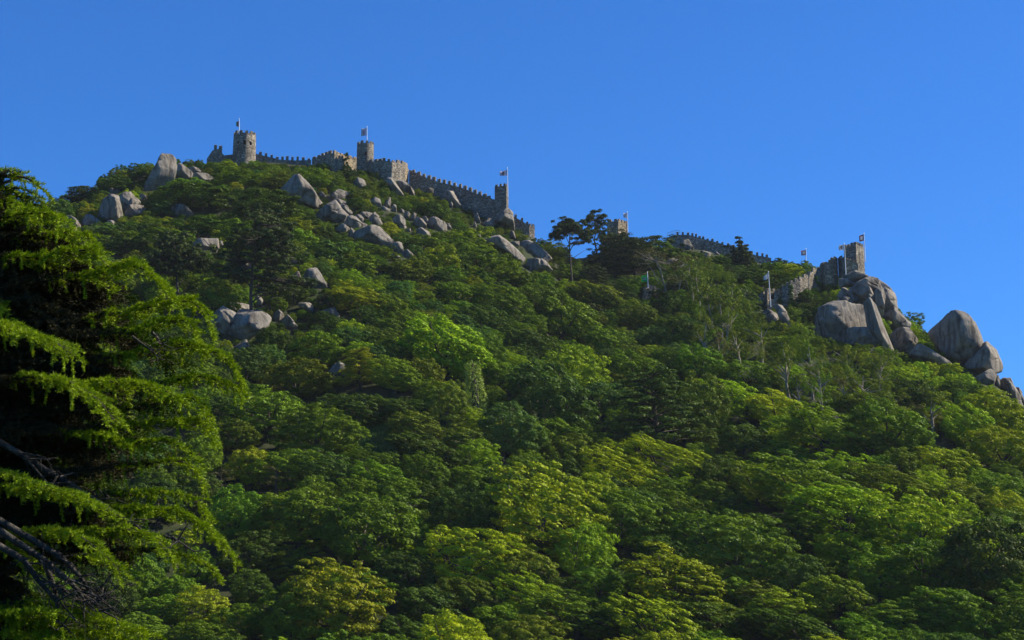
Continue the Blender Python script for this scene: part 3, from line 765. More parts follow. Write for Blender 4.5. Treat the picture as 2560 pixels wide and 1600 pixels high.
def round_tower(xl, xr, yt, yb, R, label, windows, n_merlon, taper=0.94, mh=7.5):
    cx = 0.5 * (xl + xr)
    r = 0.5 * (xr - xl) * mpp(R) / math.cos(math.asin(min(0.9, ray(cx, yt)[2])))
    Rc = R + r
    u, fw = dir_uw(cx, yb)
    top = pix(cx, yt, R)[2]; bot = pix(cx, yb, R)[2] - 2.0
    c = pix(cx, yb, Rc); c[2] = bot
    h = top - bot
    root = empty("round_tower", c, label, "tower", "round towers of the castle")
    protect([(xl, yt - 8), (xr, yt - 8), (xr, yb - 3), (xl, yb - 3)], R)
    def at(a, z, rr=None):
        k = (r * (1 - (1 - taper) * z / h)) if rr is None else rr
        return (u * math.sin(a) - fw * math.cos(a)) * k + np.array([0, 0, z])
    holes, zs, an = [], {0.0, h}, set(np.linspace(-math.pi, math.pi, 49)[:-1])
    for wx, wy, ww, wh in windows:
        z0 = pix(wx, wy + wh / 2, R)[2] - bot; z1 = pix(wx, wy - wh / 2, R)[2] - bot
        s = (wx - cx) / (0.5 * (xr - xl)); hw = ww / (xr - xl)
        a0, a1 = math.asin(max(-0.98, s - hw)), math.asin(min(0.98, s + hw))
        holes.append((a0, a1, z0, z1)); zs |= {z0, z1}
        an = {a for a in an if not (a0 - 0.02 < a < a1 + 0.02)} | {a0, a1}
    zs |= set(np.linspace(0, h, 5))
    zs, an = sorted(zs), sorted(an)
    v, f = [], []
    n = len(an)
    for z in zs:
        for a in an: v.append(at(a, z))
    for i in range(len(zs) - 1):
        for j in range(n):
            a0, a1 = an[j], an[(j + 1) % n]
            zm = 0.5 * (zs[i] + zs[i + 1]); am = 0.5 * (a0 + a1) if a1 > a0 else math.pi
            if any(h0 < am < h1 and g0 < zm < g1 for h0, h1, g0, g1 in holes): continue
            f.append((i * n + j, i * n + (j + 1) % n, (i + 1) * n + (j + 1) % n, (i + 1) * n + j))
    # the parapet walk: rim, inner face and floor
    b0 = len(v); ri = r * taper - 0.6
    for a in an: v.append(at(a, h, ri))
    for a in an: v.append(at(a, h - 0.9, ri))
    k = (len(zs) - 1) * n
    for j in range(n):
        q = (j + 1) % n
        f.append((k + j, k + q, b0 + q, b0 + j)); f.append((b0 + j, b0 + q, b0 + n + q, b0 + n + j))
    f.append(tuple(range(b0 + n, b0 + 2 * n)))
    link("masonry", mesh_poly("masonry", v, f, M_WALL), root)
    for a0, a1, z0, z1 in holes:
        o = [at(a, z) for a, z in ((a0, z0), (a1, z0), (a1, z1), (a0, z1))]
        am = 0.5 * (a0 + a1)
        inn = (-u * math.sin(am) + fw * math.cos(am)) * 0.9
        i4 = [q + inn for q in o]
        link("window", mesh_poly("window", o + i4, [(0, 1, 5, 4), (1, 2, 6, 5), (2, 3, 7, 6), (3, 0, 4, 7), (4, 5, 6, 7)], M_DARK), root)
    mhm = mh * mpp(R)
    for i in range(n_merlon):
        a = 2 * math.pi * (i + 0.3) / n_merlon
        da = math.pi / n_merlon * 0.55
        ro, ri2 = r * taper + 0.004, r * taper - 0.55
        hh = mhm * _jr.uniform(0.78, 1.12)
        ce = at(a, h, 0.5 * (ro + ri2))
        vv = [at(x, zz, q) - ce for zz, sh in ((h - 0.05, 1), (h + hh - 0.12, 1), (h + hh, 0.8)) for x, q in ((a - da * sh, ro), (a + da * sh, ro), (a + da * sh, ri2), (a - da * sh, ri2))]
        ff = [(0, 1, 5, 4), (1, 2, 6, 5), (2, 3, 7, 6), (3, 0, 4, 7), (4, 5, 9, 8), (5, 6, 10, 9), (6, 7, 11, 10), (7, 4, 8, 11), (8, 9, 10, 11)]
        link("merlon", mesh_poly("merlon", vv, ff, M_WALL), root, Vector(ce))
    return root

def square_tower(name, corner, left, right, yt, yb, label, nl, nr, mw=5.5, mh=7.0, mat=None, cat="tower", window=None):
    """corner/left/right: (x, range) of the three seen edges; the fourth closes the square"""
    mat = mat or M_WALL
    C, L, Rr = [pix(x, yb, R) for x, R in (corner, left, right)]
    zt = pix(corner[0], yt, corner[1])[2]; z0 = C[2] - 3
    F = L + Rr - C
    base = C.copy(); base[2] = z0
    root = empty(name, base, label, cat, "square towers of the castle")
    protect([(left[0], yt - mh), (right[0], yt - mh), (right[0], yb - 3), (left[0], yb - 3)], corner[1])
    h = zt - z0
    pts = [L, C, Rr, F]
    q = [(p - base) * (1, 1, 0) for p in pts]
    v = q + [p + (0, 0, h) for p in q]
    cen = sum(q) / 4
    inn = [p + (cen - p) * min(0.3, 0.6 / max(0.7, np.linalg.norm(cen - p))) for p in q]
    v += [p + (0, 0, h) for p in inn] + [p + (0, 0, h - 1.0) for p in inn]
    f = [(1, 2, 6, 5), (2, 3, 7, 6), (3, 0, 4, 7)]
    if window:
        wx, wy, ww, wh, face = window
        a, b = q[0], q[1]
        if face == 'right': a, b = q[1], q[2]
        xa, xb = (left[0], corner[0]) if face == 'left' else (corner[0], right[0])
        s0, s1 = (wx - ww / 2 - xa) / (xb - xa), (wx + ww / 2 - xa) / (xb - xa)
        g0 = pix(wx, wy + wh / 2, corner[1])[2] - z0; g1 = pix(wx, wy - wh / 2, corner[1])[2] - z0
        k = len(v)
        e = b - a
        n = np.array([-e[1], e[0], 0]); n /= np.linalg.norm(n); n = n if n[1] > 0 else -n
        for s, g in ((s0, g0), (s1, g0), (s1, g1), (s0, g1)): v.append(a + e * s + np.array([0, 0, g]))
        i0, i1, j1, j0 = (0, 1, 5, 4) if face == 'left' else (1, 2, 6, 5)
        ring = [(i0, i1, k + 1, k), (i1, j1, k + 2, k + 1), (j1, j0, k + 3, k + 2), (j0, i0, k, k + 3)]
        f = [x for x in f if x != (i0, i1, j1, j0)] + ring + ([(0, 1, 5, 4)] if face == 'right' else [])
        o4 = v[k:k + 4]
        link("window", mesh_poly("window", list(o4) + [p + n * 0.8 for p in o4], [(0, 1, 5, 4), (1, 2, 6, 5), (2, 3, 7, 6), (3, 0, 4, 7), (4, 5, 6, 7)], M_DARK), root)
    else:
        f.append((0, 1, 5, 4))
    f += [(4 + i, 4 + (i + 1) % 4, 8 + (i + 1) % 4, 8 + i) for i in range(4)]
    f += [(8 + i, 8 + (i + 1) % 4, 12 + (i + 1) % 4, 12 + i) for i in range(4)] + [(12, 13, 14, 15)]
    link("masonry", mesh_poly("masonry", v, f, mat), root)
    m = mpp(corner[1])
    def row(a, b, k, skip_last):
        e = b - a; L_ = np.linalg.norm(e); e = e / L_
        n = np.array([-e[1], e[0], 0])
        if n @ (cen - a) < 0: n = -n
        for i in range(k):
            s = L_ * ((i + 0.5) / k)
            ww = L_ / k * 0.5
            hh = mh * m * _jr.uniform(0.85, 1.1)
            c = a + e * s + np.array([0, 0, h - 0.05]) - n * 0.003
            x = e * ww / 2; d = n * 0.5
            vv = []
            for z, sh in ((0, 1), (hh - 0.1, 1), (hh, 0.8)):
                vv += [-x * sh + (0, 0, z), x * sh + (0, 0, z), x * sh + d + (0, 0, z), -x * sh + d + (0, 0, z)]
            ff = [(0, 1, 5, 4), (1, 2, 6, 5), (2, 3, 7, 6), (3, 0, 4, 7), (4, 5, 9, 8), (5, 6, 10, 9), (6, 7, 11, 10), (7, 4, 8, 11), (8, 9, 10, 11)]
            link("merlon", mesh_poly("merlon", vv, ff, mat), root, Vector(c))
    row(q[0], q[1], nl, 0); row(q[1], q[2], nr, 0); row(q[2], q[3], nl, 0); row(q[3], q[0], nr, 0)
    return root

# left hill: round tower, wall, corner bastion, slim tower, curved bastion, descending wall, square tower
RC = crest_range(610, 400)
round_tower(581, 639, 331, 403, RC - 3.5, "stout round stone tower with two windows, first on the left hill", [(610, 355, 6, 10), (625, 356, 6, 9), (594.5, 354, 4, 5)], 12)
curtain_wall([(640, 384, 402, RC), (651, 387, 402, RC), (700, 399, 412, RC), (740, 401, 414, RC), (778, 400, 414, RC)],
             [(651, 378), (665, 382), (679, 386), (693, 390), (706, 391), (718, 390), (731, 390), (744, 391), (758, 392), (772, 393)],
             "low battlemented wall between the stout round tower and the corner bastion")
curtain_wall([(562, 388, 398, RC), (582, 386, 400, RC)], [], "short dark wall joining the ruined stub to the stout round tower")
r2 = crest_range(838, 400)
curtain_wall([(780, 396, 412, r2 + 2), (810, 388, 424, r2), (836, 382, 430, r2 - 3)],
             [(785, 390), (797, 386), (806, 381), (815, 379), (824, 376)], "shaded left face of the corner bastion, rising in steps", name="bastion_wall")
curtain_wall([(836.5, 382, 430, r2 - 3), (860, 388, 424, r2 + 1), (895, 398, 418, r2 + 5)],
             [(839, 375), (847, 378), (856, 381), (866, 384), (877, 388), (889, 391)], "lighter right face of the corner bastion with ivy on it", name="bastion_wall", mat=M_WALLSUN)
round_tower(891, 934, 357, 424, crest_range(912, 420) - 2, "slim round stone tower with one window, right of the corner bastion", [(914, 384, 5, 9)], 10, 0.97, 7)
r3 = crest_range(970, 440)
curtain_wall([(919, 405, 430, r3 + 2), (934, 403, 436, r3 - 2), (955, 401, 446, r3 - 4), (980, 404, 452, r3 - 4), (1000, 408, 455, r3 - 2), (1013, 411, 458, r3 + 1)],
             [(926, 397), (939, 395), (949, 394), (960, 393), (972, 397), (985, 398), (997, 400), (1009, 403)], "curved bastion wall bulging right of the slim round tower", name="bastion_wall", mw=7)
curtain_wall([(1013.5, 405, 458, r3 + 1), (1022, 424, 470, r3 + 4)], [(1017, 407)], "narrow yellowish end face of the curved bastion, catching the sun", name="bastion_wall", mat=M_WALLSUN, mw=5)
wd = [(1023, 424, 474, r3 + 4), (1060, 442, 488, None), (1100, 456, 502, None), (1150, 468, 524, None), (1200, 487, 552, None), (1237, 499, 565, None)]
rr_ = np.linspace(r3 + 4, crest_range(1237, 560) - 1, len(wd))
wd = [(a, b, c, float(r)) for (a, b, c, _), r in zip(wd, rr_)]
curtain_wall(wd, [(1033, 423), (1046, 429), (1059, 433), (1072, 437), (1084, 441), (1097, 446), (1110, 449), (1123, 452), (1136, 455), (1150, 459), (1162, 463), (1175, 468), (1187, 473), (1199, 478), (1211, 483), (1221, 488)],
             "long battlemented wall descending the skyline to the square tower", mw=7)
rd_ = float(rr_[-1])
square_tower("square_tower", (1266, rd_ - 2.0), (1236.5, rd_ - 0.5), (1271, rd_ + 3), 464, 540, "square tower ending the long descending wall, flag at its corner", 3, 2, mh=7)
curtain_wall([(1284, 541, 566, rd_ + 1), (1300, 550, 575, rd_ + 1), (1322, 563, 590, rd_ + 1)], [(1289, 535), (1305, 543), (1318, 553)], "stepped wall dropping behind the great rounded rock", mw=6)
square_tower("square_turret", (1323, rd_ + 1), (1321, rd_ + 3), (1337, rd_ + 2), 564, 600, "dark square turret ending the stepped wall on the skyline", 1, 2, mh=7, mw=4)
# ruined stub
rs_ = crest_range(535, 395)
curtain_wall([(517, 397, 402, rs_), (531, 376, 402, rs_), (546, 372, 402, rs_), (562, 390, 402, rs_)], [(538.5, 361), (551, 363)], "ruined gable-shaped wall stub with two standing stones on the crest", name="ruined_wall", mw=8, group=None)
# middle hill
rm = crest_range(1545, 590)
square_tower("square_tower", (1546, rm - 6), (1518, rm - 4.5), (1570, rm - 2), 552, 592, "small ruined square tower behind the pines on the middle ridge", 2, 3, mh=7, mat=M_WALLSUN)
rf = crest_range(1750, 600)
curtain_wall([(1668, 594, 618, rf), (1690, 587, 620, rf), (1722, 587, 620, rf), (1750, 595, 624, rf), (1800, 608, 632, rf), (1850, 626, 646, rf), (1890, 638, 656, rf), (1928, 645, 662, rf)],
             [(1694, 579), (1707, 579), (1720, 580), (1731, 581), (1740, 584), (1749, 587), (1758, 590), (1769, 593), (1781, 596), (1793, 599), (1806, 602), (1820, 606), (1834, 611), (1848, 616), (1864, 621), (1880, 625), (1893, 629), (1906, 632), (1917, 636)],
             "far battlemented wall along the middle ridge behind the dark conifer", mw=5.6)
gr = hit(1640, 742)
curtain_wall([(1615, 718, 742, gr - 2), (1637, 722, 742, gr + 0.5), (1658, 728, 744, gr + 3)], [(1622, 711), (1630, 712), (1638, 714), (1647, 717), (1655, 720)], "short sunlit wall among the bare trees under the green flag", mw=5, mat=M_WALLSUN)
# right crag
gk = hit(1935, 770) - 3
square_tower("gate_tower", (1919, gk), (1910, gk + 5), (1954, gk + 3), 726, 772, "small open-topped gate tower low on the crag, white flag in front", 1, 3, mh=9, window=(1932, 738, 9, 15, 'right'), mat=M_WALLSUN)
curtain_wall([(1889, 742, 785, gk + 5), (1909, 728, 778, gk + 4)], [], "dark side wall left of the lower gate tower")
wi = [(1955, 719, 768), (1975, 711, 762), (2000, 698, 750), (2025, 684, 735), (2050, 668, 724)]
hb = hit(2070, 724)
wi = [(x, t, b_, min(float(r), hit(x, b_ + 4))) for (x, t, b_), r in zip(wi, np.linspace(gk + 3, hb + 1, len(wi)))]
curtain_wall(wi, [(1959, 711), (1969, 706), (1980, 700), (1991, 695), (2002, 689), (2013, 683), (2024, 676), (2036, 668)], "shaded wall climbing from the gate tower to the round bastion", mw=6)
re_ = crest_range(2130, 695) - 9
curtain_wall([(2049, 662, 722, hb + 1), (2060, 659, 722, hb - 1.5), (2076, 653, 722, hb - 2), (2089, 647, 716, hb), (2094, 645, 712, hb + 2.5)], [(2054, 656), (2064, 653), (2074, 649), (2083, 644), (2091, 640)],
             "sunlit round bastion wall left of the keep", name="bastion_wall", mat=M_WALLSUN, mw=5.5)
curtain_wall([(2094.5, 645, 712, hb + 2.7), (2112, 647, 696, re_ - 1)], [(2099, 640), (2108, 641)], "narrow dark wall between the round bastion and the keep", mw=5)
square_tower("keep", (2143, re_ + 1), (2112, re_ + 5), (2163, re_ + 5), 610, 692, "tall square keep on the right crag, dark left face and sunlit right face", 4, 4, mh=8)
curtain_wall([(2113, 652, 692, re_ - 1.5), (2145, 658, 692, re_ - 0.5)], [(2119, 645), (2127, 648), (2136, 651)], "low sunlit parapet wall in front of the keep", mw=4.5, mat=M_WALLSUN)

# ------------------------------------------------------------------ flags
def flagpole(xb, yb, xt, yt, R, flag, label, col, emblem=None, wr=0.16, halves=None):
    b, t = pix(xb, yb, R), pix(xt, yt, R)
    root = empty("flagpole", b, label, "flagpole", "flagpoles on the castle")
    rad = 0.115
    protect([(xt - flag[0] - flag[2] - 1, flag[1]), (xt + 3, flag[1]), (xt + 3, flag[1] + flag[3] + 4), (xt - flag[2] - 1, flag[1] + flag[3] + 4)], R - 0.5, True)
    protect([(xt - 3, yt), (xt + 3, yt), (xb + 3, yb - 6), (xb - 3, yb - 6)], R - 0.5, True)
    T = Tubes(); T.add([b * 0, (t - b) * 0.5, t - b], [rad, rad * 0.9, rad * 0.7], 8)
    T.add([t - b, t - b + np.array([0, 0, 0.22])], [rad * 1.3, rad * 0.4], 8)
    link("pole", T.mesh("pole", M_POLE), root)
    x0, y0, W_, H_, droop, taper = flag
    u, fw = dir_uw(xt, yt)
    m = mpp(R) / math.cos(math.asin(min(.9, ray(xt, yt)[2])))
    hx = (xb + (xt - xb) * (yb - y0) / (yb - yt)) if yb != yt else xt
    o = pix(hx, y0, R) - b
    rng = random.Random(int(xb))
    ph = rng.uniform(0, 6)
    def pt(s, q, off=0.0):
        z = -q * H_ * (1 - taper * s) - s * droop
        wv = wr * W_ * s * math.sin(s * 6.5 + q * 1.2 + ph) - fw_off(off)
        return o + (-u * (s * W_ + 0.12 / m) + fw * (wv)) * m + np.array([0, 0, z * m])
    def fw_off(off): return off / m
    def sheet(name, s0, s1, q0, q1, mat, off, parent, n=12, k=7, shape=None):
        v, f = [], []
        for side in (0, 1):
            for i in range(n + 1):
                for j in range(k + 1):
                    v.append(pt(s0 + (s1 - s0) * i / n, q0 + (q1 - q0) * j / k, off if side == 0 else -off))
        B = (n + 1) * (k + 1)
        for i in range(n):
            for j in range(k):
                a = i * (k + 1) + j
                if shape and not shape(((i + .5) / n - .5) * 2, ((j + .5) / k - .5) * 2): continue
                f.append((a, a + k + 1, a + k + 2, a + 1)); f.append((B + a + 1, B + a + k + 2, B + a + k + 1, B + a))
        return link(name, mesh_poly(name, v, f, mat, True), parent)
    fl = sheet("flag", 0, 1, 0, 1, col, 0.006, root)
    if halves: sheet("fly_panel", halves[1], 1.0, 0, 1, halves[0], 0.012, fl)
    if emblem:
        kind, mat = emblem
        shapes = {'cross': lambda x, y: abs(x) < 0.22 or abs(y) < 0.22, 'shield': lambda x, y: abs(x) < 0.85 - max(0, y) * 0.6,
                  'ring': lambda x, y: max(abs(x), abs(y)) > 0.68, 'script': lambda x, y: (math.sin(x * 9 + y * 4) > 0.1 and abs(y) < 0.8)}
        rect = {'cross': (0.28, 0.8, 0.15, 0.85), 'shield': (0.32, 0.72, 0.2, 0.85), 'ring': (0.02, 0.98, 0.03, 0.97), 'script': (0.15, 0.85, 0.2, 0.8)}[kind]
        sheet("emblem", *rect, mat, 0.02, fl, 12, 10, shapes[kind])
    return root
flagpole(598, 336, 598, 297, RC - 3.0, (0, 303, 6, 15, 2, 0.3), "flagpole on the stout round tower with a furled green and red flag", C_RED, None, 0.3, (C_DARKGREEN, 0.5))
flagpole(917.5, 362, 917.5, 317, crest_range(912, 420) - 1.5, (0, 320, 13, 19, 3, 0.0), "flagpole on the slim round tower with a white flag, lilac-painted shading beside the pole", C_LILAC, ('cross', C_PINK), 0.15, (C_WHITE, 0.55))  # flag is white; the lilac hoist half is shading put into the cloth
flagpole(1269.5, 492, 1268.5, 419, rd_ - 1.4, (0, 425, 18, 14, 4, 0.15), "tall flagpole at the square tower with a pale lilac flag and dark crest", C_LILAC, ('shield', C_BROWN))
flagpole(1569.5, 588, 1568.5, 530, rm - 2.5, (0, 532, 9, 14, 1, 0.2), "white flagpole and white flag on the ruined middle tower", C_WHITE, ('shield', C_LILAC), 0.25)
flagpole(1620.5, 720, 1618.5, 681, gr - 2.2, (0, 687, 14, 17, 3, 0.1), "flagpole with a green flag among the bare trees", C_GREEN, ('script', C_LILAC))
flagpole(1927, 768, 1921, 680, gk - 2.0, (0, 682, 11, 15, 9, 0.3), "leaning white flagpole with a plain white flag at the lower gate tower", C_WHITE, None)
flagpole(2015, 652, 2015, 622, hit(2015, 668), (0, 625, 11, 13, 1, 0.0), "small flagpole over the bushes with a red-edged white flag", C_WHITE, ('ring', C_RED))
flagpole(2115, 692, 2111, 609, re_ - 2.4, (0, 611, 13, 14, 2, 0.15), "tall flagpole before the keep with a white flag and brown emblem", C_WHITE, ('shield', C_BROWN))
flagpole(2163.5, 655, 2160, 584, re_ + 3.2, (0, 586, 11, 16, 2, 0.0), "flagpole at the right corner of the keep with a red and white flag", C_WHITE, ('ring', C_RED))

# railing of the wall walk
def railing():
    b = pix(1668, 594, rf - 0.4)
    root = empty("walkway_railing", b, "thin metal railing at the left end of the far ridge wall", "railing")
    P = [(1668, 595, 583), (1680, 590, 579), (1690, 587, 576), (1700, 586, 576)]
    t = Tubes()
    for k in (1.0, 0.5):
        t.add([pix(x, yb + (yt - yb) * k, rf - 0.4) - b for x, yb, yt in P], [0.05] * 4, 5)
    link("rail", t.mesh("rail", M_RAIL), root)
    for x, yb, yt in P:
        t = Tubes(); a = pix(x, yb + 2, rf - 0.4); c = pix(x, yt, rf - 0.4)
        t.add([a * 0, c - a], [0.05, 0.05], 5)
        link("post", t.mesh("post", M_RAIL), root, Vector(a - b))
railing()

# ------------------------------------------------------------------ birds
def bird(px, py, R, span, bank, label):
    v, f = [], []
    n = 17
    for i in range(n):
        s = -1 + 2 * i / (n - 1)
        c = 0.17 * (1 - abs(s) ** 1.6 * 0.85)
        z = 0.16 * math.sin(abs(s) * 2.2) - 0.05 * abs(s)
        sweep = -0.22 * abs(s) ** 2
        th = 0.012 + 0.06 * math.exp(-(s / 0.12) ** 2)
        fb = 0.30 * math.exp(-(s / 0.10) ** 2); tb = 0.42 * math.exp(-(s / 0.09) ** 2)
        for q in ((c + fb, 0), (0, th), (-c - tb, 0.01), (0, -th)): v.append((s, q[0] + sweep, z + q[1]))
    for i in range(n - 1):
        for j in range(4):
            a = 4 * i
            f.append((a + j, a + (j + 1) % 4, a + 4 + (j + 1) % 4, a + 4 + j))
    f += [(3, 2, 1, 0), tuple(4 * (n - 1) + j for j in range(4))]
    o = link("bird", mesh_poly("bird", [(a * span / 2, b * span / 2, c * span / 2) for a, b, c in v], f, M_BIRD, True), loc=Vector(pix(px, py, R)))
    o.rotation_euler = (R_(12), R_(bank), R_(25))
    tag(o, label, "bird", "birds in the sky")
bird(2318, 239, 260, 0.62, -12, "dark bird alone high in the blue sky, topmost")
bird(2183, 387, 260, 0.62, -24, "dark bird in the open sky, second from the top")
bird(2306, 810, 380, 0.62, 10, "tiny dark bird low beside the left foot of the great domed rock")
bird(2393, 777, 380, 0.55, -8, "tiny dark bird just above the great domed rock")

# ------------------------------------------------------------------ foliage shapes
def unit(a): return a / (np.linalg.norm(a, axis=-1, keepdims=True) + 1e-9)

def leaf_quads(pos, nrm, size, aspect, rng):
    n = len(pos)
    r = unit(rng.normal(size=(n, 3)))
    t = unit(np.cross(nrm, r)); b = np.cross(nrm, t)
    size = np.broadcast_to(size, (n,))[:, None]
    v = np.stack([pos - t * size * 0.5, pos - b * size * 0.5 * aspect, pos + t * size * 0.5, pos + b * size * 0.5 * aspect], 1)
    return v.reshape(-1, 3), np.arange(4 * n).reshape(n, 4)

def puffs_to_leaves(cs, rads, flat, per, leaf, aspect, rng, centre, droop=0.0):
    pos, nrm, tone, size = [], [], [], []
    for c, r in zip(cs, rads):
        k = max(8, int(per * rng.uniform(0.75, 1.25)))
        d = unit(rng.normal(size=(k, 3)) + unit(np.asarray(c) - centre) * 0.55 + np.array([0, 0, 0.45]))
        rad = r * rng.uniform(0.5, 1.1, (k, 1))
        p = c + d * rad * np.array([1, 1, flat])
        p[:, 2] -= droop * (1 - d[:, 2]) * r
        nn = unit(d + rng.normal(size=(k, 3)) * 0.30 + np.array([0, 0, 0.15]))
        tv = np.clip(0.5 + rng.normal() * 0.16 + rng.normal(size=k) * 0.17, 0, 1)
        pos.append(p); nrm.append(nn); tone.append(tv); size.append(leaf * rng.uniform(0.6, 1.35, k))
    return np.concatenate(pos), np.concatenate(nrm), np.concatenate(tone), np.concatenate(size)

def dome_points(rng, K, semi, zc, zmin, lobe=0.15, shell=(0.80, 1.03)):
    i = np.arange(K)
    z = 1 - (i + 0.5) / K * (1 - zmin)
    ph = i * 2.39996 + rng.uniform(0, 6.28)
    d = np.stack([np.cos(ph) * np.sqrt(1 - z * z), np.sin(ph) * np.sqrt(1 - z * z), z], 1)
    d = unit(d + rng.normal(size=(K, 3)) * 0.16)
    lob = unit(rng.normal(size=(7, 3)) + np.array([0, 0, 0.4]))
    amp = rng.uniform(0.4, 1.0, 7) * lobe
    f = 1 - lobe * 0.8 + (np.exp((d @ lob.T - 1) * 5) * amp).sum(1)
    f = f * rng.uniform(shell[0], shell[1], K)
    return np.array([0, 0, zc]) + d * np.array(semi) * f[:, None]

CROWN = {}      # form -> list of (crown mesh geometry, trunk mesh)
def make_form(form, seed):
    rng = np.random.RandomState(seed)
    T = Tubes()
    cen = np.array([0, 0, 0.45])
    if form == 'dome':
        cs = np.concatenate([dome_points(rng, 170, (0.45, 0.45, 0.45), 0.47, -0.92, 0.30, (0.80, 1.04)), dome_points(rng, 22, (0.27, 0.27, 0.28), 0.46, -0.9, 0.1)])
        rads = np.where(np.arange(len(cs)) < 170, rng.uniform(0.042, 0.100, len(cs)), 0.15)
        g = puffs_to_leaves(cs, rads, 0.75, 92, 0.029, 0.62, rng, cen)
        T.add([(0, 0, 0), (0.01, 0, 0.2), (0, 0.01, 0.45)], [0.035, 0.026, 0.015])
        for k in range(5):
            a = rng.uniform(0, 6.28); q = np.array([math.cos(a), math.sin(a), 0])
            T.add([(0, 0, 0.18 + 0.04 * k), q * 0.16 + (0, 0, 0.4), q * 0.36 + (0, 0, 0.55 + 0.05 * k)], [0.016, 0.011, 0.004], 5)
    elif form == 'flake':
        cs = np.concatenate([dome_points(rng, 180, (0.46, 0.46, 0.46), 0.46, -0.92, 0.32, (0.74, 1.05)), dome_points(rng, 22, (0.27, 0.27, 0.28), 0.45, -0.9, 0.1)])
        rads = np.where(np.arange(len(cs)) < 180, rng.uniform(0.042, 0.092, len(cs)), 0.15)
        g = puffs_to_leaves(cs, rads, 0.5, 84, 0.028, 0.6, rng, cen)
        T.add([(0, 0, 0), (0.01, 0, 0.2), (0, 0.01, 0.5)], [0.035, 0.026, 0.012])
        for k in range(6):
            a = rng.uniform(0, 6.28); q = np.array([math.cos(a), math.sin(a), 0])
            T.add([(0, 0, 0.15 + 0.04 * k), q * 0.18 + (0, 0, 0.35), q * 0.38 + (0, 0, 0.45 + 0.06 * k)], [0.015, 0.010, 0.004], 5)
    elif form == 'shrub':
        cs = np.concatenate([dome_points(rng, 56, (0.45, 0.45, 0.54), 0.36, -0.75, 0.26, (0.72, 1.06)), dome_points(rng, 12, (0.25, 0.25, 0.3), 0.34, -0.7, 0.1)])
        rads = np.where(np.arange(len(cs)) < 56, rng.uniform(0.065, 0.135, len(cs)), 0.17)
        g = puffs_to_leaves(cs, rads, 0.75, 110, 0.044, 0.6, rng, cen * 0.8)
        for k in range(5):
            a = rng.uniform(0, 6.28); q = np.array([math.cos(a), math.sin(a), 0])
            T.add([(0, 0, 0), q * 0.12 + (0, 0, 0.25), q * 0.3 + (0, 0, 0.55)], [0.016, 0.011, 0.004], 5)
    elif form == 'euc':
        cs, rads = [], []
        tips = []
        T.add([(0, 0, 0), (0.03, 0.02, 0.35), (-0.02, 0.0, 0.62), (0.02, 0, 0.9)], [0.034, 0.026, 0.018, 0.006])
        for k in range(8):
            a = rng.uniform(0, 6.28); q = np.array([math.cos(a), math.sin(a), 0])
            z0 = rng.uniform(0.30, 0.7); L = rng.uniform(0.2, 0.46)
            e = q * L + np.array([0, 0, z0 + rng.uniform(0.14, 0.3)])
            T.add([(0.01, 0, z0), q * L * 0.4 + (0, 0, z0 + 0.1), e], [0.015, 0.010, 0.004], 5)
            tips.append(e); tips.append(e * 0.6 + np.array([0, 0, z0 * 0.4 + 0.06]))
        tips.append(np.array([0, 0, 0.93])); tips.append(np.array([0.08, -0.05, 0.85]))
        for e in tips:
            for _ in range(3):
                cs.append(e + rng.normal(size=3) * 0.055); rads.append(rng.uniform(0.06, 0.10))
        g = puffs_to_leaves(np.array(cs), rads, 0.42, 74, 0.034, 0.4, rng, cen, 0.15)
    elif form == 'tier':
        cs, rads = [], []
        T.add([(0, 0, 0), (0, 0, 0.5), (0, 0, 0.95)], [0.035, 0.022, 0.006])
        for k in range(13):
            z = 0.2 + 0.75 * k / 12
            rm_ = 0.5 * (1 - 0.62 * ((z - 0.2) / 0.75) ** 1.6)
            for j in range(5):
                a = k * 2.1 + j * 1.2566 + rng.uniform(-.35, .35)
                q = np.array([math.cos(a), math.sin(a), 0])
                L = rm_ * rng.uniform(0.72, 1.06)
                T.add([(0, 0, z - 0.03), q * L * 0.5 + (0, 0, z + 0.01), q * L + (0, 0, z)], [0.010, 0.007, 0.002], 4)
                for s in np.linspace(0.45, 1.0, 4):
                    cs.append(q * L * s + np.array([0, 0, z + 0.012 * (1 - s)]) + rng.normal(size=3) * (0.03, 0.03, 0.008)); rads.append(rng.uniform(0.06, 0.10))
        g = puffs_to_leaves(np.array(cs), rads, 0.30, 64, 0.030, 0.45, rng, np.array([0, 0, 0.2]))
    elif form == 'column':
        K = 110
        i = np.arange(K); z = 0.03 + 0.94 * i / K; a = i * 2.39996
        r = 0.42 * (1 - 0.55 * z ** 2) * rng.uniform(0.75, 1.05, K)
        cs = np.stack([np.cos(a) * r, np.sin(a) * r, z], 1)
        g = puffs_to_leaves(cs, rng.uniform(0.10, 0.17, K), 0.32, 44, 0.055, 0.8, rng, np.array([0, 0, 0.4]), 0.2)
        g[0][:, 2] = np.maximum(g[0][:, 2], 0.0)
        T.add([(0, 0, 0), (0, 0, 0.5), (0, 0, 0.96)], [0.16, 0.12, 0.05])
    elif form == 'bare':
        cs, rads = [], []
        T.add([(0, 0, 0), (0, 0, 0.6), (0.01, 0, 1.0)], [0.03, 0.018, 0.004])
        for k in range(26):
            a = rng.uniform(0, 6.28); q = np.array([math.cos(a), math.sin(a), 0])
            z0 = rng.uniform(0.2, 0.92); L = 0.48 * (1 - 0.6 * z0) * rng.uniform(0.7, 1.2)
            e = q * L + np.array([0, 0, z0 + rng.uniform(-0.02, 0.06)])
            T.add([(0, 0, z0), q * L * 0.5 + (0, 0, z0 + 0.03), e], [0.009, 0.006, 0.002], 4)
            for s in (0.5, 0.8, 1):
                cs.append(e * s + np.array([0, 0, z0 * (1 - s)])); rads.append(rng.uniform(0.05, 0.08))
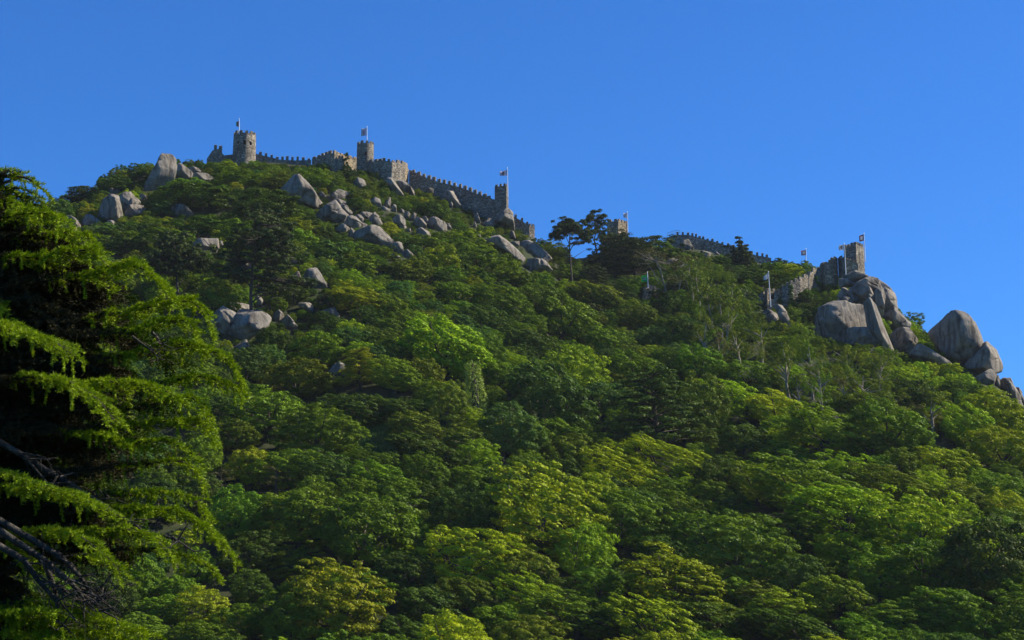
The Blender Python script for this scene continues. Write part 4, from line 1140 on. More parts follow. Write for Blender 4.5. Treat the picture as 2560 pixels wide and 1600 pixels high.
        g = puffs_to_leaves(np.array(cs), rads, 0.35, 22, 0.030, 0.3, rng, cen)
    pos, nrm, tone, size = g
    tall = {'euc': 1.7, 'column': 2.0}.get(form, 1.0)     # these are drawn out in height, so their leaves start flattened
    v, f = leaf_quads(pos * (1, 1, tall), nrm, size, 0.62 if form in ('dome', 'flake', 'shrub', 'column') else 0.42, rng)
    v[:, 2] /= tall
    return v, f, np.repeat(tone, 4), T

NFORMS = {'dome': 7, 'flake': 5, 'shrub': 6, 'euc': 4, 'tier': 2, 'column': 1, 'bare': 1}
for fm, k in NFORMS.items():
    CROWN[fm] = []
    for i in range(k):
        v, f, tone, T = make_form(fm, 100 * len(fm) + 17 * i + len(CROWN))
        crown = mesh_np("crown", v, f, M_NEEDLE if fm in ('tier', 'bare') else M_LEAF, False, tone)
        mass = mesh_np("scrub_shape", v, f, M_MASS, False, tone)
        CROWN[fm].append((crown, T.mesh("trunk", M_PALEBARK if fm == 'euc' else M_BARK), mass))

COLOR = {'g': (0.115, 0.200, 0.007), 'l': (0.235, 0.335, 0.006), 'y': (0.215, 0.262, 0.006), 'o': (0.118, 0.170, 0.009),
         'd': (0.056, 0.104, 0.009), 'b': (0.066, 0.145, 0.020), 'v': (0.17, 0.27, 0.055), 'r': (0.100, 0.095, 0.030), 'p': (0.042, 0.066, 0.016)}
WORD = {'g': 'mid-green', 'l': 'bright green', 'y': 'yellow-green', 'o': 'olive', 'd': 'dark green', 'b': 'blue-green', 'v': 'pale green', 'r': 'brownish', 'p': 'blackish green'}
FORMWORD = {'dome': 'domed tree', 'flake': 'layered tree', 'shrub': 'bush', 'euc': 'slender pale-trunked tree', 'tier': 'tiered conifer', 'column': 'ivy-clad tree trunk', 'bare': 'thin dying conifer'}

# ------------------------------------------------------------------ trees read off the photograph (in pixels of its 2419-wide view): x, y, width, height, colour, form
HAND = """1060 810 205 112 l dome;1128 915 50 125 v column;1058 945 84 110 o flake;1350 880 140 110 l dome;1290 930 170 130 d dome;1560 955 225 160 d tier
1650 950 110 130 o dome;1340 755 150 92 o dome;1280 715 110 70 o dome;1550 800 84 54 b dome;1325 1025 135 64 g flake;1200 1000 120 112 b dome
1590 1075 190 92 l flake;1465 1110 185 84 l flake;1285 1190 225 172 y flake;1375 1290 125 112 l dome;1740 1270 195 165 o flake;1600 1350 235 132 y flake
1480 1210 172 112 g dome;1105 1290 185 140 l flake;775 1400 215 182 y flake;680 1440 175 140 g dome;860 1225 205 160 g dome;700 1200 205 132 g dome
560 1200 150 122 g dome;1045 1175 125 64 d dome;1010 1062 175 66 d dome;900 1125 120 70 g dome;745 1000 172 122 g flake;640 955 165 104 g flake
700 885 165 84 o dome;750 812 135 74 g dome;852 862 104 76 y tier;935 880 104 64 g dome;830 795 104 64 b dome;2175 1230 222 152 l flake
2005 1195 222 112 l flake;1905 1135 222 112 g flake;2110 1012 182 102 g dome;1960 1002 184 92 g flake;1855 962 152 84 l flake;1735 930 145 74 l flake
2335 1290 185 204 d dome;2200 1335 172 112 g dome;2085 1345 142 104 g dome;1995 1400 162 92 o dome;2250 1425 192 112 g dome;2125 1455 152 92 g flake
1888 1350 92 104 d dome;1850 1425 152 92 l flake;1900 1485 222 72 d dome;2065 1492 142 72 g dome;2335 1480 124 82 g dome;1370 1440 192 92 g flake
1265 1400 132 92 l flake;1195 1460 162 82 g dome;1560 1455 202 102 y flake;1700 1452 142 82 o dome;485 1420 122 94 y flake;420 1385 92 62 g dome
380 1430 122 72 g flake;335 1485 132 82 g flake;470 1500 152 72 g dome;2350 962 142 92 l dome;2382 1055 122 92 l dome;2300 1003 122 82 l dome
2232 1085 132 82 l flake;2370 1155 112 82 g dome;2280 1172 122 72 o flake;2128 1066 48 50 b dome;2062 1045 84 60 o dome;2170 930 110 74 d dome
1422 690 122 62 o dome;1520 745 112 54 o dome;1440 800 112 64 g dome;1600 770 92 54 d dome;1330 685 92 44 l shrub;1185 705 112 64 o dome
1080 690 92 52 g dome;1140 750 92 60 d dome;960 760 92 54 g dome;1240 800 102 64 d dome;1420 930 112 74 b dome;1510 870 132 72 g dome
1660 850 112 74 g dome;1770 880 112 64 g dome;1190 880 92 60 g dome;1120 1130 112 62 g dome;1250 1110 112 64 g dome;1330 1110 92 62 d dome
1710 1120 112 84 d dome;1800 1130 132 84 y flake;1870 1075 122 64 g flake;1760 1030 132 82 d dome;2000 1100 142 66 l flake;2090 1130 142 70 o flake
2010 1290 152 84 l dome;1880 1245 152 84 g flake;1640 1200 112 82 o flake;1690 1160 92 62 g dome;1560 1290 112 74 d dome;1420 1370 112 72 g dome
1010 1420 142 92 d dome;1110 1400 122 82 o dome;950 1340 122 92 d dome;970 1490 132 62 d dome;1060 1480 122 72 g dome;860 1490 112 62 o dome
590 1300 142 92 d dome;690 1320 132 72 o flake;600 1380 102 72 d dome;560 1460 112 72 g dome;780 1110 142 82 d dome;680 1100 142 82 g dome
590 1090 112 84 y dome;520 1140 102 72 r bare;650 1140 112 84 r bare;560 1020 112 72 o dome;520 960 92 72 d dome;480 1060 92 92 g dome
850 960 102 62 d dome;930 960 92 52 d dome;1000 880 84 62 o dome;840 700 104 54 y dome;920 720 92 52 g dome;760 740 92 52 d dome
640 800 84 62 d dome;580 850 92 72 d dome;2330 1385 122 82 d dome;2390 1340 82 122 d dome;2240 1290 112 70 g dome;2380 1230 92 72 o flake
1720 1380 112 72 g dome;1790 1400 112 72 o flake;1960 1340 92 62 g dome;1500 1000 92 72 d dome;1430 1040 92 52 g dome;2050 950 122 64 o dome
510 700 110 74 g shrub;300 640 122 60 o shrub;440 620 132 60 p shrub;300 570 112 50 d shrub;380 555 132 54 g shrub;470 530 132 50 d shrub
560 540 122 60 g shrub;480 460 172 60 d shrub;640 480 172 74 d shrub;560 420 132 40 g shrub;660 430 112 40 o shrub;740 420 92 40 g shrub
1015 480 104 60 d shrub;830 405 54 32 p shrub;540 385 92 30 l shrub;430 445 112 54 g shrub;380 480 92 50 b shrub;255 530 82 40 b shrub
330 405 112 40 d shrub;270 430 82 40 d shrub;200 455 92 34 p shrub;300 455 72 40 l shrub;240 495 82 40 g shrub;140 500 92 40 d shrub
700 560 112 60 g shrub;780 590 104 54 b shrub;850 620 104 54 g shrub;960 640 112 54 o shrub;1040 610 112 54 y shrub;1130 600 112 50 o shrub
1100 560 92 50 y shrub;1000 570 92 40 o shrub;1180 640 112 54 g shrub;1270 650 112 50 g shrub;700 530 92 40 y shrub;460 530 52 24 y shrub
520 560 52 34 y shrub;810 690 92 50 y shrub;1240 590 82 40 g shrub;1300 590 92 40 o shrub;1330 640 82 40 g shrub;900 590 92 44 o shrub
1960 720 60 50 d shrub;2160 755 50 36 g shrub;2212 812 72 40 g shrub;2040 705 30 30 l shrub;1900 660 82 40 g shrub;1870 640 72 40 l shrub
1780 650 92 44 d shrub;1830 625 92 40 g shrub;1740 700 84 60 d dome;1700 610 92 44 d shrub;1560 590 92 40 g shrub;1640 600 72 34 d shrub
1640 570 72 24 d shrub;2240 860 92 44 l shrub;2130 890 92 50 l dome;2070 860 82 60 o euc;2000 840 72 64 o euc;1940 800 82 74 o euc
1870 830 92 84 o euc;1800 800 84 84 o euc;1750 820 72 90 o euc;1720 760 72 104 o euc;1680 720 72 94 o euc
1660 790 72 104 o euc;1700 830 64 104 r euc;1940 900 84 104 o euc;1890 920 72 84 o euc;2040 920 92 84 o euc;1990 930 72 84 r euc
2110 940 84 72 o euc;2200 970 92 104 o euc;2160 990 72 84 r euc;1830 890 72 72 o euc;1780 770 64 72 d euc;1500 598 120 70 p tier;1450 640 130 84 p tier;1560 640 130 84 p tier;1400 660 90 60 p tier;1545 580 110 50 p shrub;1480 575 80 50 p shrub;1440 575 50 50 p shrub"""

def size_at(R): return float(np.interp(R, [235, 280, 330, 380, 420, 460, 520], [12.5, 12, 10.5, 8.2, 6.3, 5.0, 4.0]))

VEG = [(-200, 520), (0, 525), (100, 503), (150, 488), (200, 468), (260, 438), (300, 408), (360, 398), (430, 392), (520, 396), (580, 398), (650, 392),
       (700, 397), (800, 406), (900, 416), (960, 441), (1022, 466), (1100, 492), (1200, 540), (1240, 556), (1300, 572), (1337, 592), (1400, 612), (1470, 600),
       (1520, 585), (1620, 592), (1700, 600), (1830, 640), (1920, 641), (1990, 646), (2040, 652), (2060, 690), (2165, 690), (2200, 735), (2240, 770), (2310, 830),
       (2360, 850), (2400, 880), (2460, 930), (2520, 990), (2560, 1012), (2800, 1100)]
_vx = [a for a, b in VEG]; _vy = [b for a, b in VEG]

class Plant: pass
PLANTS = []
rng = np.random.RandomState(11)
def masks(px, py0, py1, wpx):
    """cells of the coarse picture covered by a crown between rows py0 and py1"""
    x0, x1 = int(max(0, (px - wpx / 2) / 4)), int(min(MW, (px + wpx / 2) / 4 + 1))
    y0, y1 = int(max(0, py0 / 4)), int(min(MH, py1 / 4 + 1))
    if x0 >= x1 or y0 >= y1: return None
    X = _px[y0:y1, x0:x1]; Y = _py[y0:y1, x0:x1]
    m = ((X - px) / (wpx / 2)) ** 2 + ((Y - (py0 + py1) / 2) / ((py1 - py0) / 2 + 1e-6)) ** 2 < 0.95
    return (slice(y0, y1), slice(x0, x1)), m

def blocked(x, y, z, wd, ht, R):
    px, pb = project(np.array([x, y, z])); _, pt = project(np.array([x, y, z + ht]))
    k = masks(px, pt, pb, wd / mpp(R))
    if k is None: return 0.0
    s, m = k
    if (m & (HARD[s] > R - 0.35 * wd)).sum() > 1: return 1.0
    return float((m & (PROT[s] > R - 0.30 * wd)).sum()) / max(1, m.sum())

def add_plant(x, y, wd, ht, form, col, hand, seed):
    p = Plant()
    p.x, p.y, p.w, p.h, p.form, p.col, p.hand = x, y, wd, ht, form, col, hand
    p.z = float(ground(x, y)) - 0.25
    p.R = math.hypot(x, y)
    r = np.random.RandomState(seed)
    p.rot = r.uniform(0, 6.28)
    p.roll = 0.0
    q = r.uniform(0.86, 1.16); p.sx, p.sy = q, 1 / q
    p.variant = r.randint(NFORMS[form])
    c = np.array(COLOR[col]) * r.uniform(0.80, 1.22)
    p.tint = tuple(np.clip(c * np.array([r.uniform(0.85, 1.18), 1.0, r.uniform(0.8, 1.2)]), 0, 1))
    qx, qy = project(np.array([x, y, p.z + ht * 0.5]))
    if form in ('dome', 'flake') and qx > 820 and qy > 640 and wd > 4.5:
        # on this flank the crowns lean out to the sun and run down the slope with it
        p.rot = math.pi * r.randint(2) + r.uniform(-.3, .3)
        p.roll = R_(r.uniform(9, 25)) * (1 if hand else 0.8)
        p.sx, p.sy = r.uniform(1.08, 1.38), r.uniform(0.85, 1.05)
        p.x = x = x - 0.5 * math.sin(p.roll) * ht * 0.8
        p.z = float(ground(x, y)) - 0.25
    p.px, p.pb = project(np.array([x, y, p.z]))
    _, p.pt = project(np.array([x, y, p.z + ht]))
    p.wpx = wd / mpp(p.R)
    PLANTS.append(p)
    return p

protect([(1174, 912), (1212, 912), (1216, 1012), (1170, 1012)], hit(1193, 1045), True)
for row in HAND.replace("\n", ";").split(";"):
    a = row.split()
    s = 1.0583
    cx, cy_, pw, ph = [float(q) * s for q in a[:4]]
    col, form = a[4], a[5]
    if form == 'shrub': base = cy_ + ph * 0.62
    elif form == 'euc': base = cy_ + ph * 0.75
    elif form == 'column': base = cy_ + ph * 0.62
    else: base = cy_ + ph * 0.80
    R = hit(cx, min(base, 1990))
    if base > 1900: R = min(R, 262)
    P = pix(cx, base, R)
    zg = float(ground(P[0], P[1]))
    top = pix(cx, cy_ - ph * 0.5, R)[2]
    ht = max(1.2, (top - zg) + 0.3)
    wd = pw * mpp(R) * (1.08 if form == 'shrub' else 1.2)
    ht = min(ht, wd * (3.2 if form in ('euc', 'column') else 1.5))
    bl = blocked(P[0], P[1], zg, wd, ht, R)
    if form == 'column': bl = 0
    if bl > 0.45: continue
    if bl > 0.12: wd *= 0.72; ht *= 0.72
    add_plant(P[0], P[1], wd, min(ht, wd * (3.2 if form in ('euc', 'column') else 1.5)), form, col, True, int(cx * 3 + cy_))

def inpoly(px, py, poly):
    c = False
    for i in range(len(poly)):
        (x1, y1), (x2, y2) = poly[i], poly[i - 1]
        if (y1 > py) != (y2 > py) and px < (x2 - x1) * (py - y1) / (y2 - y1) + x1: c = not c
    return c
EUC = [(1720, 680), (1800, 690), (1960, 830), (2240, 900), (2330, 1010), (2200, 1080), (1900, 1020), (1760, 930)]
GULLIES = [[(1000, 1370), (1080, 1420), (1150, 1480), (1240, 1540), (1000, 1540), (970, 1430)], [(1080, 1230), (1180, 1185), (1260, 1255), (1250, 1310), (1190, 1270)],
           [(1440, 1330), (1480, 1300), (1600, 1330), (1520, 1400), (1450, 1400)], [(2290, 1350), (2419, 1380), (2430, 1480), (2330, 1420)], [(1560, 1210), (1640, 1260), (1600, 1310), (1540, 1260)],
           [(1690, 990), (1790, 1000), (1790, 1060), (1720, 1050)], [(860, 930), (1010, 930), (1010, 980), (880, 985)]]
CLEAR = [(870, 1060), (940, 1030), (1010, 1050), (1030, 1090), (1000, 1140), (900, 1140), (860, 1100)]

def pick(r, table):
    u = r.uniform() * sum(w for _, w in table)
    for k, w in table:
        u -= w
        if u <= 0: return k
    return table[-1][0]

cell = {}
def near(x, y, d):
    i, j = int(x // 8), int(y // 8)
    for a in range(i - 2, i + 3):
        for b in range(j - 2, j + 3):
            for (qx, qy, qd) in cell.get((a, b), ()):
                if (qx - x) ** 2 + (qy - y) ** 2 < (0.5 * (qd + d)) ** 2: return True
    return False
def put(x, y, d): cell.setdefault((int(x // 8), int(y // 8)), []).append((x, y, d))
for p in PLANTS: put(p.x, p.y, p.w * 0.70)

# pines and other trees with a shape of their own are built below; keep their stems in sight
PINE_SIGHT = [((1424, 560), (1436, 724), 12), ((628, 640), (628, 812), 9), ((443, 668), (443, 744), 8)]
for (x0, y0), (x1, y1), ww in PINE_SIGHT:
    protect([(x0 - ww / 2, y0), (x0 + ww / 2, y0), (x1 + ww / 2, y1), (x1 - ww / 2, y1)], hit(x1, y1 + 8))

tries = 0
while tries < 52000:
    tries += 1
    az = rng.uniform(-0.315, 0.315)
    R = math.sqrt(rng.uniform(228 ** 2, 524 ** 2))
    rs = float(np.interp(az, AZ, RS))
    if R > rs - 0.5: continue
    wd = size_at(R + (520 - rs) * 0.6)
    sf = rng.uniform(0.62, 1.25) if R + (520 - rs) * 0.6 > 424 else rng.uniform(0.5, 1.0)
    wd *= sf
    x, y = math.sin(az) * R, math.cos(az) * R
    gx, gy = project(np.array([x, y, float(ground(x, y)) + 3.0]))
    gully = any(inpoly(gx / 1.0583, gy / 1.0583, g) for g in GULLIES)
    if gully: wd *= 0.45
    if near(x, y, wd * (0.64 if R > 400 else 0.71)): continue
    z = float(ground(x, y))
    px, py = project(np.array([x, y, z + wd * 0.4]))
    if px < -60 or px > 2620: continue
    if inpoly(px, py, CLEAR): continue
    scrub = R + (520 - rs) * 0.6 > 424
    form = 'shrub' if scrub else pick(rng, [('dome', .68), ('flake', .32)])
    if inpoly(px, py, EUC) and rng.uniform() < .5: form = 'euc'
    if scrub:
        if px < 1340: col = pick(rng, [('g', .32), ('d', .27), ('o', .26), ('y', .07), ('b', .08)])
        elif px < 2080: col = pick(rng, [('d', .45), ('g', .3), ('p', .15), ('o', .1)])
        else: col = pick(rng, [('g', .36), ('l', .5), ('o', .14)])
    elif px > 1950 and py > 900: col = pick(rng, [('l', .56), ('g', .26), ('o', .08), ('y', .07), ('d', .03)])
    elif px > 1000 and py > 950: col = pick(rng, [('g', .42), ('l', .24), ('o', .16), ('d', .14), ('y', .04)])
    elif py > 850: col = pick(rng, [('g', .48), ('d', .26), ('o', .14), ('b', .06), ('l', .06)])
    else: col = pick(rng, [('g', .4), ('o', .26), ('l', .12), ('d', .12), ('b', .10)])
    if gully: col = 'd'  # dark green only: the hollows' shade is put into the leaf colour
    ht = wd * (rng.uniform(.62, .85) if form == 'shrub' else rng.uniform(.72, .95))
    if form == 'euc': ht = wd * rng.uniform(1.4, 2.0); col = pick(rng, [('o', .6), ('g', .25), ('d', .15)])
    # do not rise above the skyline of the scrub, do not stand before a rock or a wall
    _, pt = project(np.array([x, y, z + ht]))
    sky = float(np.interp(px, _vx, _vy)) - 3
    if pt < sky:
        _, pb = project(np.array([x, y, z]))
        k = (pb - sky) / (pb - pt)
        if k < 0.3: continue
        ht *= k; wd *= max(0.7, k)
    lim = 0.03
    if blocked(x, y, z, wd, ht, R) > lim:
        wd *= 0.55; ht *= 0.5
        if blocked(x, y, z, wd, ht, R) > lim:
            continue
    put(x, y, wd * 0.64)
    add_plant(x, y, wd, ht, form, col, False, tries)

# low scrub in what is still bare between the bigger bushes and round the rocks
tries = 0
while tries < 60000:
    tries += 1
    az = rng.uniform(-0.315, 0.315)
    R = math.sqrt(rng.uniform(300 ** 2, 524 ** 2))
    rs = float(np.interp(az, AZ, RS))
    if R > rs - 0.3: continue
    wd = rng.uniform(1.1, 2.4) * (1.0 if R > 420 else 1.6)
    x, y = math.sin(az) * R, math.cos(az) * R
    if near(x, y, wd * 0.8): continue
    z = float(ground(x, y))
    px, py = project(np.array([x, y, z + wd * 0.4]))
    if inpoly(px, py, CLEAR): continue
    ht = wd * rng.uniform(.5, .8)
    _, pt = project(np.array([x, y, z + ht]))
    if pt < float(np.interp(px, _vx, _vy)) - 2: continue
    if blocked(x, y, z, wd, ht, R) > 0.10:
        wd = rng.uniform(0.7, 1.1); ht = wd * 0.6
        if blocked(x, y, z, wd, ht, R) > 0.45: continue
    put(x, y, wd * 0.8)
    add_plant(x, y, wd, ht, 'shrub', pick(rng, [('g', .4), ('d', .3), ('o', .3)]), False, tries + 90000)

# which of them show largest: a painter's pass from far to near
order = sorted(range(len(PLANTS)), key=lambda i: -PLANTS[i].R)
IDS = np.full((MH, MW), -1, np.int32)
for i in order:
    p = PLANTS[i]
    k = masks(p.px, p.pt, p.pb, p.wpx)
    if k is None: continue
    s, m = k
    m = m & ~(PROT[s] > p.R + 0.5)
    IDS[s][m] = i
IDS[PROT > 0] = np.where(PROT[PROT > 0] > 0, IDS[PROT > 0], -1)
cnt = np.bincount(IDS[IDS >= 0], minlength=len(PLANTS))
for i, p in enumerate(PLANTS): p.seen = int(cnt[i])
rank = sorted(range(len(PLANTS)), key=lambda i: -(PLANTS[i].seen + (25 if PLANTS[i].hand else 0)))
SINGLE = [PLANTS[i] for i in rank if PLANTS[i].seen > 3][:285]
single_ids = {id(p) for p in SINGLE}

# ------------------------------------------------------------------ labels for the single trees: what they are and what they stand by
MARKS = [(1110, 860, "the broad bright green dome in mid-slope"), (1193, 968, "the ivy-clad trunk"), (1650, 1010, "the tiered dark cedar"), (950, 1090, "the grassy clearing"),
         (1360, 1260, "the yellow-crested tree"), (820, 1480, "the ochre-topped tree at the bottom"), (1840, 1345, "the big olive layered tree"), (1693, 1430, "the ochre slope tree"),
         (2300, 1300, "the largest bright green dome on the right"), (2252, 1128, "the small round blue-green tree"), (575, 1180, "the dying brown conifers"),
         (1425, 650, "the tall umbrella pine"), (660, 720, "the big dark pine"), (440, 680, "the dark round-headed pine"), (590, 830, "the split boulder"), (780, 700, "the shark-fin boulder"),
         (840, 920, "the lone pale rock"), (745, 470, "the sharp-peaked wedge boulder"), (830, 530, "the big cracked boulder"), (940, 590, "the great smooth boulder"), (1090, 555, "the split block"),
         (1300, 630, "the big shouldered rock"), (410, 430, "the tall skyline slab"), (280, 515, "the two-faced monolith"), (440, 525, "the whaleback boulder"), (520, 610, "the small stone stack"),
         (610, 370, "the stout round tower"), (912, 390, "the slim round tower"), (838, 405, "the corner bastion"), (970, 430, "the curved bastion wall"), (1130, 490, "the descending wall"), (1252, 490, "the flagged square tower"),
         (1545, 570, "the ruined middle tower"), (1760, 610, "the far ridge wall"), (1850, 630, "the dark ridge conifer"), (1640, 715, "the green flag"), (1930, 745, "the lower gate tower"),
         (2070, 690, "the round bastion wall"), (2140, 640, "the keep"), (2110, 800, "the pale-faced cliff block"), (2390, 840, "the great domed rock"), (2460, 910, "the tall pointed boulder"), (2530, 960, "the right skyline boulders"),
         (1700, 690, "the bare-branched trees"), (400, 1000, "the weeping conifer"), (350, 1450, "the weeping conifer's bare limbs"), (1250, 1590, "the middle of the bottom edge"), (1700, 1590, "the bottom edge under the ochre slope tree"),
         (2250, 1590, "the right part of the bottom edge"), (2550, 1150, "the right edge in mid-slope"), (2550, 1500, "the bottom right corner"), (1000, 1590, "the bottom edge right of the ochre-topped tree"), (2080, 1010, "the pale-trunked grove"), (1800, 800, "the grove of pale thin trunks"),
         (1450, 950, "the mid-slope hollow"), (1130, 1400, "the dark gully at the bottom"), (2040, 1240, "the sunny lower slope")]
ORD = ["", "second nearest ", "third nearest ", "fourth nearest ", "fifth nearest ", "sixth nearest ", "seventh nearest ", "eighth nearest ", "ninth nearest "]
def size_word(p):
    if p.form == 'shrub': return "large " if p.wpx > 85 else ("small " if p.wpx < 45 else "")
    return "large " if p.wpx > 190 else ("small " if p.wpx < 110 else "")
buckets = {}
for p in SINGLE:
    p.cy = 0.5 * (p.pt + p.pb)
    ds = sorted((math.hypot(p.px - mx, p.cy - my), mx, my, t) for mx, my, t in MARKS)
    d, mx, my, t = ds[0]
    if d < 22: p.rel, p.mark, p.md = "at", t, d
    else:
        dx, dy = p.px - mx, p.cy - my
        if "edge" in t or "corner" in t: rel = "near"
        elif abs(dx) > 1.3 * abs(dy): rel = "right of" if dx > 0 else "left of"
        else: rel = "below" if dy > 0 else "above"
        p.rel, p.mark, p.md = rel, t, d
    p.what = size_word(p) + WORD[p.col] + " " + FORMWORD[p.form]
    buckets.setdefault((p.what, p.rel, p.mark), []).append(p)
for (what, rel, mark), ps in buckets.items():
    ps.sort(key=lambda q: q.md)
    for k, p in enumerate(ps):
        if len(ps) == 1: p.label = f"{what} {rel} {mark}"
        else: p.label = (f"{ORD[k]}{what} {rel} {mark}" if k else f"nearest {what} {rel} {mark}") if k < len(ORD) else f"{what} {rel} {mark}, farther off"

GROUPS = {'dome': "broadleaf trees on the slope", 'flake': "broadleaf trees on the slope", 'shrub': "bushes on the hill", 'euc': "pale-trunked trees of the grove", 'tier': "conifers on the slope", 'column': "ivy-clad trunks", 'bare': "dying conifers"}
NAMES = {'dome': "broadleaf_tree", 'flake': "layered_tree", 'shrub': "bush", 'euc': "pale_trunked_tree", 'tier': "tiered_conifer", 'column': "ivy_clad_trunk", 'bare': "dying_conifer"}
for p in SINGLE:
    crown, trunk, _ = CROWN[p.form][p.variant]
    cat = "bush" if p.form == 'shrub' else "tree"
    root = empty(NAMES[p.form], (p.x, p.y, p.z), p.label, cat, GROUPS[p.form])
    root.rotation_euler = (0.05 * math.sin(p.rot * 7), p.roll * math.cos(p.rot) if p.roll else 0.09 * math.cos(p.rot * 5), p.rot)
    root.scale = (p.w * p.sx, p.w * p.sy, p.h)
    c = link("ivy" if p.form == 'column' else ("foliage" if p.form == 'shrub' else "crown"), crown, root)
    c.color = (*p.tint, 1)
    link("stems" if p.form == 'shrub' else "trunk", trunk, root)

# the rest of the scrub and wood, which nobody could count: one object whose points carry the same crowns
REST = [p for p in PLANTS if id(p) not in single_ids]
def scrub_object():
    protos = bpy.data.collections.new("scrub_shapes")
    order_ = []
    for fm in ('bare', 'column', 'dome', 'euc', 'flake', 'shrub', 'tier'):
        for i, (_, _, mass) in enumerate(CROWN[fm]):
            o = bpy.data.objects.new("scrub_shape_%03d" % len(order_), mass)
            protos.objects.link(o)
            order_.append((fm, i))
    index = {k: i for i, k in enumerate(order_)}
    me = bpy.data.meshes.new("scrub_cover")
    n = len(REST)
    me.vertices.add(n)
    me.vertices.foreach_set("co", np.array([(p.x, p.y, p.z) for p in REST], np.float32).ravel())
    def attr(nm, typ, vals, key="value"):
        a = me.attributes.new(nm, typ, 'POINT'); a.data.foreach_set(key, np.asarray(vals).ravel())
    attr("turn", 'FLOAT_VECTOR', np.array([(0, p.roll * math.cos(p.rot), p.rot) for p in REST], np.float32), "vector")
    attr("grow", 'FLOAT_VECTOR', np.array([(p.w * p.sx, p.w * p.sy, p.h) for p in REST], np.float32), "vector")
    attr("shape", 'INT', np.array([index[(p.form, p.variant)] for p in REST], np.int32))
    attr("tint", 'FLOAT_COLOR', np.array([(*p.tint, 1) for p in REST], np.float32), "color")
    me.update()
    o = link("scrub_cover", me)
    tag(o, "mass of small mixed green bushes and treetops between the single trees", "scrub", kind="stuff")
    ng = bpy.data.node_groups.new("scrub_cover", 'GeometryNodeTree')
    ng.interface.new_socket("Geometry", in_out='INPUT', socket_type='NodeSocketGeometry')
    ng.interface.new_socket("Geometry", in_out='OUTPUT', socket_type='NodeSocketGeometry')
    N, L = ng.nodes, ng.links
    gi, go = N.new("NodeGroupInput"), N.new("NodeGroupOutput")
    ci = N.new("GeometryNodeCollectionInfo"); ci.inputs[0].default_value = protos; ci.inputs[1].default_value = True; ci.inputs[2].default_value = True
    ip = N.new("GeometryNodeInstanceOnPoints"); ip.inputs["Pick Instance"].default_value = True
    def named(nm, typ):
        a = N.new("GeometryNodeInputNamedAttribute"); a.data_type = typ; a.inputs[0].default_value = nm; return a.outputs[0]
    L.new(gi.outputs[0], ip.inputs["Points"]); L.new(ci.outputs[0], ip.inputs["Instance"])
    L.new(named("shape", 'INT'), ip.inputs["Instance Index"])
    er = N.new("FunctionNodeEulerToRotation"); L.new(named("turn", 'FLOAT_VECTOR'), er.inputs[0]); L.new(er.outputs[0], ip.inputs["Rotation"])
    L.new(named("grow", 'FLOAT_VECTOR'), ip.inputs["Scale"])
    L.new(ip.outputs[0], go.inputs[0])
    md = o.modifiers.new("scrub", 'NODES'); md.node_group = ng
scrub_object()
print("PLANTS", len(PLANTS), "single", len(SINGLE), "seen by a pixel", sum(p.seen > 3 for p in PLANTS))

# ------------------------------------------------------------------ the grassy clearing: blades on a patch of meadow
def clearing():
    r = np.random.RandomState(4)
    pts = []
    while len(pts) < 9000:
        px, py = r.uniform(850, 1040), r.uniform(1035, 1145)
        if not inpoly(px, py, CLEAR): continue
        R = hit(px, py + 4)
        P = pix(px, py + 4, R + r.uniform(-.4, .4)); pts.append((P[0], P[1], float(ground(P[0], P[1]))))
    pts = np.array(pts)
    d = r.normal(size=(len(pts), 3)) * (0.25, 0.25, 0) + (0, 0, 1)
    h = r.uniform(0.25, 0.8, (len(pts), 1))
    s = unit(np.cross(d, r.normal(size=(len(pts), 3)))) * 0.09
    v = np.stack([pts - s, pts + s, pts + d * h], 1).reshape(-1, 3)
    o = link("meadow_grass", mesh_np("meadow_grass", v, np.arange(len(v)).reshape(-1, 3), M_GRASS, False, None))
    tag(o, "tall fresh green grass in a small clearing among the trees", "grass", kind="stuff")
clearing()

# ------------------------------------------------------------------ pines with a shape of their own
def needle_pads(cs, rads, flat, per, leaf, seed, centre):
    r = np.random.RandomState(seed)
    pos, nrm, tone, size = puffs_to_leaves(np.array(cs), rads, flat, per, leaf, 0.3, r, centre)
    v, f = leaf_quads(pos, nrm, size, 0.6, r)
    return v, f, np.repeat(tone, 4)

